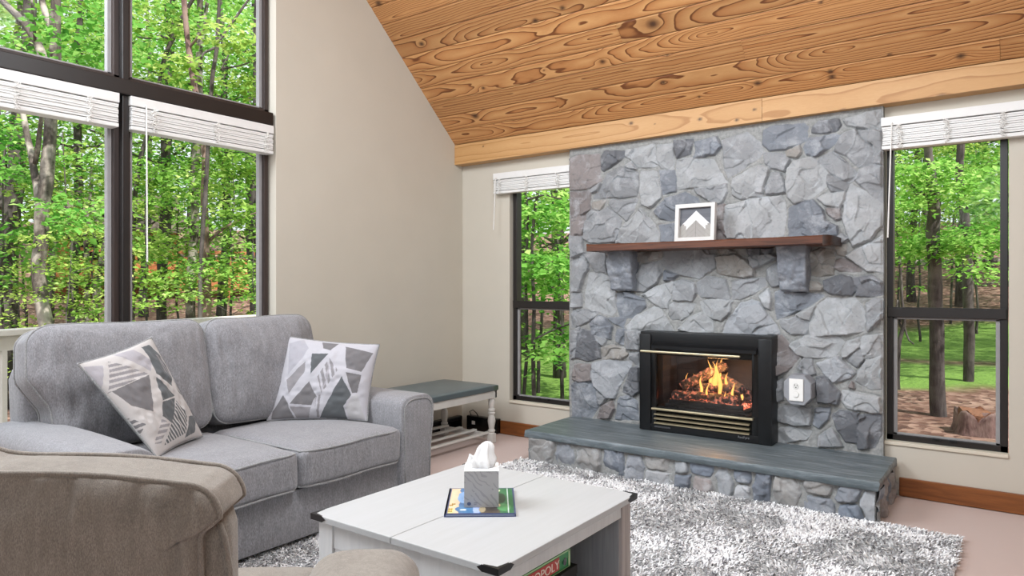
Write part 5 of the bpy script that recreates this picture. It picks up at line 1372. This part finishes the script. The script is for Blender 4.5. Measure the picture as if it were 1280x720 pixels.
# woods seen through the two narrow windows
for px, t, s in ((600, 15, 1), (655, 17, 1.05), (700, 14, .95), (745, 19, 1.1), (560, 20, 1.1), (800, 22, 1.1)):
    x, y = polar(px, t); tree('deciduous_tree', TREES[rt.randrange(4)], x, y, s, rt.uniform(0, 6.28), 'leafy green tree in the woods seen through the narrow window left of the chimney', 'woods behind the narrow left window')
for px, t, s in ((650, 9.5, 1.0), (705, 11, 1.15), (672, 12.5, 1.2), (630, 11, 1.1), (740, 10, 1)):
    x, y = polar(px, t); tree('understory_maple', SAPS[rt.randrange(4)], x, y, s, rt.uniform(0, 6.28), 'young light green maple close outside the narrow window left of the chimney', 'young maples outside the narrow left window')
for px, t, s in ((1080, 22, 1.1), (1140, 26, 1.2), (1200, 24, 1.1), (1260, 27, 1.2), (1320, 22, 1.1), (1110, 30, 1.3), (1235, 31, 1.3), (1020, 27, 1.2)):
    x, y = polar(px, t); tree('deciduous_tree', TREES[rt.randrange(4)], x, y, s, rt.uniform(0, 6.28), 'leafy green tree beyond the lawn behind the window right of the chimney', 'woods behind the right window')
for px, t, s in ((1090, 19, 1.2), (1125, 22, 1.3), (1150, 18, 1.1), (1188, 21, 1.3), (1222, 19, 1.2), (1250, 23, 1.35), (1280, 20, 1.2), (1140, 27, 1.5), (1205, 28, 1.5), (1265, 29, 1.5), (1100, 29, 1.5)):
    x, y = polar(px, t); tree('understory_maple', SAPS[rt.randrange(4)], x, y, s, rt.uniform(0, 6.28), 'young light green maple on the slope past the lawn, behind the right window', 'young maples behind the right window')
for px, t, s in ((600, 36, 1), (690, 34, 1), (780, 38, 1.1), (900, 38, 1.1), (1010, 36, 1), (1090, 40, 1.1), (1160, 38, 1), (1230, 41, 1.1), (1310, 37, 1), (1400, 40, 1.1)):
    x, y = polar(px, t); tree('forest_tree', FAR[rt.randrange(2)], x, y, s, rt.uniform(0, 6.28), 'tall pale green tree on the far slope behind the chimney wall', 'far trees behind the chimney wall')

for px, t, s in ((1420, 13, 1.1), (1560, 16, 1.2), (1480, 20, 1.2), (1700, 12, 1.1), (1380, 26, 1.2), (1640, 24, 1.3)):  # added outside the view so their shadows dapple the lawn
    x, y = polar(px, t); tree('deciduous_tree', TREES[rt.randrange(4)], x, y, s, rt.uniform(0, 6.28), 'unseen leafy tree right of the lawn, added to dapple it with shade', 'unseen trees added to shade the lawn')
# trees whose trunks stand out in the photo: (px, py, half width px) along the trunk at a given depth
def hero(label, t, path, bark, forks=(), sprays=(), seed=0, cat='tree', name='woodland_tree', lsize=.10):
    r0 = at_depth(*path[0][:2], t); z = float(gz(r0[0], r0[1])); root = thing(name, label, cat, (r0[0], r0[1], z))
    def pts_of(pth, jit):
        P, R = [], []
        for i, q in enumerate(pth):
            p = at_depth(q[0], q[1], t+jit*i*.12); P.append(p); R.append(q[2]*t/FPX)
        return P, R
    def fine(P, R):
        P = np.array(P); t0 = np.arange(len(P)); tt = np.linspace(0, len(P)-1, (len(P)-1)*6+1); Q = np.stack([np.interp(tt, t0, P[:, i]) for i in range(3)], -1); Rr = np.interp(tt, t0, R)
        Q[1:-1] = (Q[:-2]+2*Q[1:-1]+Q[2:])/4; Q += .25*Rr[:, None]*np.stack([vnoise(np.stack([tt*1.3, tt*0+i, tt*0+seed], -1), seed) for i in range(3)], -1); return Q, Rr*(1+.08*vnoise(np.stack([tt*2, tt*0, tt*0+seed], -1), seed))
    P, R = pts_of(path, 0)
    if P[0][2] > z-.1: P = [np.array([P[0][0], P[0][1], z-.15])]+P; R = [R[0]*1.35]+R
    g = G(); g.tube(*fine(P, R), 10); g.build('trunk', bark, root, sm=True)
    for i, f in enumerate(forks):
        g = G(); P, R = pts_of(f, (-1)**i); g.tube(*fine(P, R), 7); g.build('branch', bark, root, sm=True)
    if sprays:
        VV, FF, TT = [], [], []; o = 0
        for j, (px, py, rp, n) in enumerate(sprays):
            p = at_depth(px, py, t+(-1)**j*.4); rr_ = rp*t/FPX; V, F, tn = leaf_cloud(n, (p[0], p[1], p[2], rr_, rr_, rr_*.55), seed*31+j, size=lsize, rad=.42, flat=.05, per=40); VV.append(V); FF.append(F+o); TT.append(tn); o += len(V)
        m = mesh_np('foliage', np.concatenate(VV), np.concatenate(FF), MAT['leaf'], root, sm=False); attr(m, 'tone', np.concatenate(TT))
    return root
hero('mottled pale trunk rising in the middle of the left bay, forking at mid height', 9, [(58, 408, 8.5), (51, 350, 8), (50, 300, 8), (54, 258, 8), (58, 200, 7.5), (63, 150, 7), (68, 90, 6.5), (71, 0, 5.5), (72, -120, 4)], MAT['bark_pale'],
     [[(52, 262, 6), (45, 225, 5), (40, 190, 4), (30, 150, 3.5), (22, 110, 3)], [(44, 205, 3), (48, 175, 3), (54, 140, 2.6), (58, 100, 2)], [(58, 85, 5), (46, 52, 5), (28, 25, 4.5), (0, -2, 4), (-40, -30, 3)], [(44, 52, 2), (42, 28, 1.6), (40, 0, 1.2)], [(66, 40, 4.5), (56, 15, 4), (50, -15, 3.5)]],
     [(20, 300, 45, 240), (95, 265, 40, 240), (15, 215, 35, 160), (100, 60, 50, 300), (20, 60, 45, 240), (120, 20, 35, 200)], seed=1)
hero('thick dark trunk at the far left edge, leaning behind the mottled one', 12, [(6, 400, 11), (8, 330, 10.5), (14, 270, 10), (20, 200, 9.5), (27, 140, 9), (34, 60, 8), (40, -80, 6)], MAT['bark_dark'], [[(8, 262, 7), (2, 220, 7), (-3, 150, 6), (-8, 90, 5)]], seed=2)
hero('slim leaning trunk beside the brown mullion, left of it', 13, [(119, 400, 4), (121, 360, 4.2), (127, 325, 4), (135, 290, 3.6), (142, 255, 3), (150, 215, 2.4)], MAT['bark_pale'], [], [(105, 335, 22, 160)], seed=3)
hero('slim pale stem right of the mottled trunk, low among the leaves', 15, [(108, 385, 3), (109, 340, 3), (107, 300, 3), (112, 260, 2.4), (116, 200, 2)], MAT['bark_pale'], [], seed=4)
hero('pale birch like trunk in the middle of the right bay', 13, [(239, 390, 6), (239, 355, 6), (242, 310, 5.5), (243, 270, 5.2), (245, 230, 5), (246, 190, 5), (249, 130, 4.5), (250, 60, 4), (250, -60, 3)], MAT['bark_pale'],
     [[(249, 70, 3), (255, 35, 2.6), (259, 5, 2.2), (262, -20, 2)]], [(270, 175, 35, 300), (225, 235, 30, 200), (215, 120, 35, 220)], seed=5)
hero('reddish brown trunk standing just right of the pale one in the right bay', 11, [(258, 394, 5.6), (257, 350, 5.4), (256, 300, 5), (254, 250, 4.4), (257, 200, 4.2), (253, 150, 4), (240, 90, 3.6), (234, 50, 3.4), (230, 0, 3.2), (226, -60, 2.6)], MAT['bark_red'],
     [[(262, 300, 2.2), (280, 285, 1.6), (305, 272, 1.3), (325, 264, 1)], [(236, 60, 1.6), (250, 45, 1.4), (262, 25, 1.2)]], [(300, 205, 34, 420), (300, 265, 24, 220), (190, 300, 26, 240), (285, 330, 26, 180), (215, 20, 34, 200), (200, 345, 22, 160)], seed=6)
hero('dark straight trunk near the mullion in the right bay, behind the blind wand', 16, [(200, 385, 4.4), (202, 330, 4.4), (205, 270, 4.2), (208, 210, 4), (212, 150, 3.6), (214, 60, 3), (216, -40, 2)], MAT['bark_dark'], [], seed=7)
hero('thin dark forked tree in the upper right pane', 10, [(250, 340, 2.6), (258, 230, 2.6), (262, 150, 2.5), (266, 95, 2.6), (272, 55, 2.6), (273, 20, 2.2), (275, -30, 1.8)], MAT['bark_dark'],
     [[(273, 52, 2), (285, 35, 1.7), (300, 15, 1.5), (318, -10, 1.2)], [(268, 60, 1.6), (255, 66, 1.4), (252, 72, 1.2)], [(276, 88, 1), (290, 60, .9)], [(280, 86, 1.2), (300, 82, 1), (312, 78, .8)]], [(310, 110, 34, 320), (300, 50, 30, 240), (235, 85, 26, 160)], seed=8)
hero('thin dark tree with spreading branches beside the mullion in the right bay', 12, [(166, 390, 3), (165, 300, 3), (168, 240, 3), (176, 195, 2.8), (190, 150, 2.6), (206, 70, 2.4), (216, 48, 3), (226, 25, 2.6), (240, 0, 2.2), (256, -25, 1.8)], MAT['bark_dark'],
     [[(214, 50, 1.6), (200, 44, 1.4), (185, 48, 1.2), (172, 46, 1)], [(214, 50, 1.6), (209, 30, 1.3), (206, 5, 1)]], [(195, 95, 34, 260), (180, 30, 34, 260), (190, 225, 26, 180), (180, 130, 26, 160)], seed=9)
hero('slim tree with drooping leaf sprays in the narrow window left of the chimney', 9, [(668, 505, 3), (667, 430, 2.6), (668, 380, 2.4), (664, 320, 2.2), (668, 270, 2), (676, 220, 1.6)], MAT['bark_dark'],
     [[(667, 425, 1.6), (685, 415, 1.2), (712, 405, 1)], [(660, 250, 1.4), (680, 243, 1.2), (705, 250, 1)]], [(695, 425, 24, 260), (690, 440, 18, 160), (680, 270, 34, 420), (690, 330, 30, 320), (660, 350, 24, 200)], seed=10)
hero('thicker dark trunk standing left of centre in the window right of the chimney', 10, [(1173, 527, 9.5), (1171, 480, 8.8), (1171, 420, 8.6), (1171, 360, 8.2), (1168, 310, 8), (1168, 260, 7.4), (1166, 225, 6.6), (1161, 195, 5), (1156, 150, 5), (1150, 60, 4)], MAT['bark_dark'],
     [[(1166, 250, 2), (1150, 240, 1.6), (1136, 228, 1.4)]], [(1150, 300, 34, 700), (1215, 300, 34, 700), (1130, 250, 28, 300), (1190, 235, 34, 700), (1240, 240, 30, 560), (1140, 210, 28, 480), (1235, 330, 24, 200)], seed=11, lsize=.085)
hero('slimmer dark trunk in the right half of the window right of the chimney', 12.5, [(1212, 496, 6.4), (1212, 440, 6), (1210, 390, 5.8), (1209, 340, 5.4), (1208, 300, 5.2), (1203, 255, 5), (1199, 215, 4.6), (1200, 180, 4.4), (1206, 100, 3.6)], MAT['bark_dark'], [], [(1225, 270, 26, 260), (1180, 290, 24, 220), (1215, 205, 28, 260), (1250, 290, 26, 220)], seed=12, lsize=.09)
hero('thin crooked stem at the left edge of the window right of the chimney', 12, [(1122, 470, 2.8), (1123, 430, 2.6), (1130, 405, 2.2), (1127, 370, 1.8), (1124, 320, 1.6)], MAT['bark_dark'], [[(1128, 412, 1.4), (1120, 395, 1.2), (1122, 375, 1)], [(1130, 408, 1.2), (1136, 425, 1), (1142, 430, .8)]], seed=13)
# stump, fallen logs, garden house beyond the trees
sx, sy = polar(1224, 9.0); sz = float(gz(sx, sy))
st_ = thing('tree_stump', 'rotting reddish tree stump low in the window right of the chimney', 'stump', (sx, sy, sz)); g = G(); rings = []
for zz, rr_ in ((-.1, .33), (.0, .30), (.10, .27), (.22, .26), (.26, .25)): rings.append([(sx+rr_*math.cos(a*.2618)*(1+.10*math.sin(5*a*.2618)+.06*math.sin(9*a*.26)), sy+rr_*math.sin(a*.2618)*(1+.1*math.sin(5*a*.2618)), sz+zz+.05*math.sin(a*1.3)*(zz > .2)) for a in range(24)])
g.loft(rings); g.build('bark', MAT['bark_red'], st_, sm=True); g = G(); g.loft([[(sx+.235*math.cos(a*.2618), sy+.235*math.sin(a*.2618), sz+.262+.05*math.sin(a*1.3)+dz) for a in range(24)] for dz in (-.05, .0)]); lab(g.build('cut_face', simplewood('rotten_wood', srgb(150, 104, 80), srgb(74, 46, 36), 2, .9), st_), 'rotten orange wood')
def fallen(label, t, a, b, r):
    p, q = at_depth(*a, t), at_depth(*b, t+1.5); root = thing('fallen_log', label, 'log', tuple((p+q)/2)); g = G()
    P = [p+(q-p)*k/9.+np.array([0, 0, .06*math.sin(k*1.7)]) for k in range(10)]; g.tube(P, [r*(1-.04*k) for k in range(10)], 9); g.build('bole', MAT['bark_pale'], root, sm=True)
fallen('pale fallen log lying across the slope behind the right window trunks', 30, (1110, 330), (1300, 322), .16)
fallen('thin pale fallen log on the slope, below the other fallen log', 27, (1190, 366), (1285, 346), .07)
# orange cedar house among the trees
hp, hq = polar(70, 26), polar(318, 30); H0 = np.array(hp); hd = np.array(hq)-H0; HL = np.linalg.norm(hd); hd /= HL; hn = np.array([-hd[1], hd[0]])
if hn@DV[:2] < 0: hn = -hn
hz = float(gz(*hp))-.6
def HH(s, o_, z): p = H0+hd*s+hn*o_; return (p[0], p[1], hz+z)
hs = thing('cedar_house', 'orange cedar house with a deck, half hidden behind the trees on the left', 'house', HH(HL/2, 2, 0))
def hbox(name, mat, s0, s1, o0, o1, z0, z1, par=hs):
    g = G(); b = bmesh.new(); bmesh.ops.create_cube(b, size=1); g.add(b, lambda c: HH((s0+s1)/2+c.x*(s1-s0), (o0+o1)/2+c.y*(o1-o0), (z0+z1)/2+c.z*(z1-z0))); return g.build(name, mat, par)
hbox('wall', MAT['cedar'], 0, HL*.62, 1.6, 6, 0, 3.6); hbox('wall', MAT['cedar'], HL*.62, HL*1.25, 2.4, 6, 0, 2.4)
hbox('deck', MAT['cedar'], -.4, HL*1.2, -.2, 1.7, 1.45, 1.65); hbox('deck_rail', MAT['cedar'], -.4, HL*1.2, -.2, -.1, 2.45, 2.6)
hbox('deck_rail', MAT['cedar'], -.4, HL*1.2, -.2, -.1, 1.95, 2.05)
for k in range(8): s = -.35+k*(HL*1.2+.3)/7.; hbox('post', MAT['cedar'], s, s+.14, -.22, -.08, 0, 2.6)
for s in (HL*.12, HL*.4): hbox('window', MAT['glass'] if False else MAT['black_gloss'], s, s+1.3, 1.56, 1.62, 2.2, 3.2)
g = G(); g.prism([(1.0, 3.5), (3.8, 5.2), (6.6, 3.5), (6.6, 3.35), (3.8, 5.0), (1.0, 3.35)], lambda o_, z: HH(-.5, o_, z), lambda o_, z: HH(HL*.66, o_, z)); g.build('roof', plain('shingle', srgb(96, 84, 78), .9, var=.2), hs)
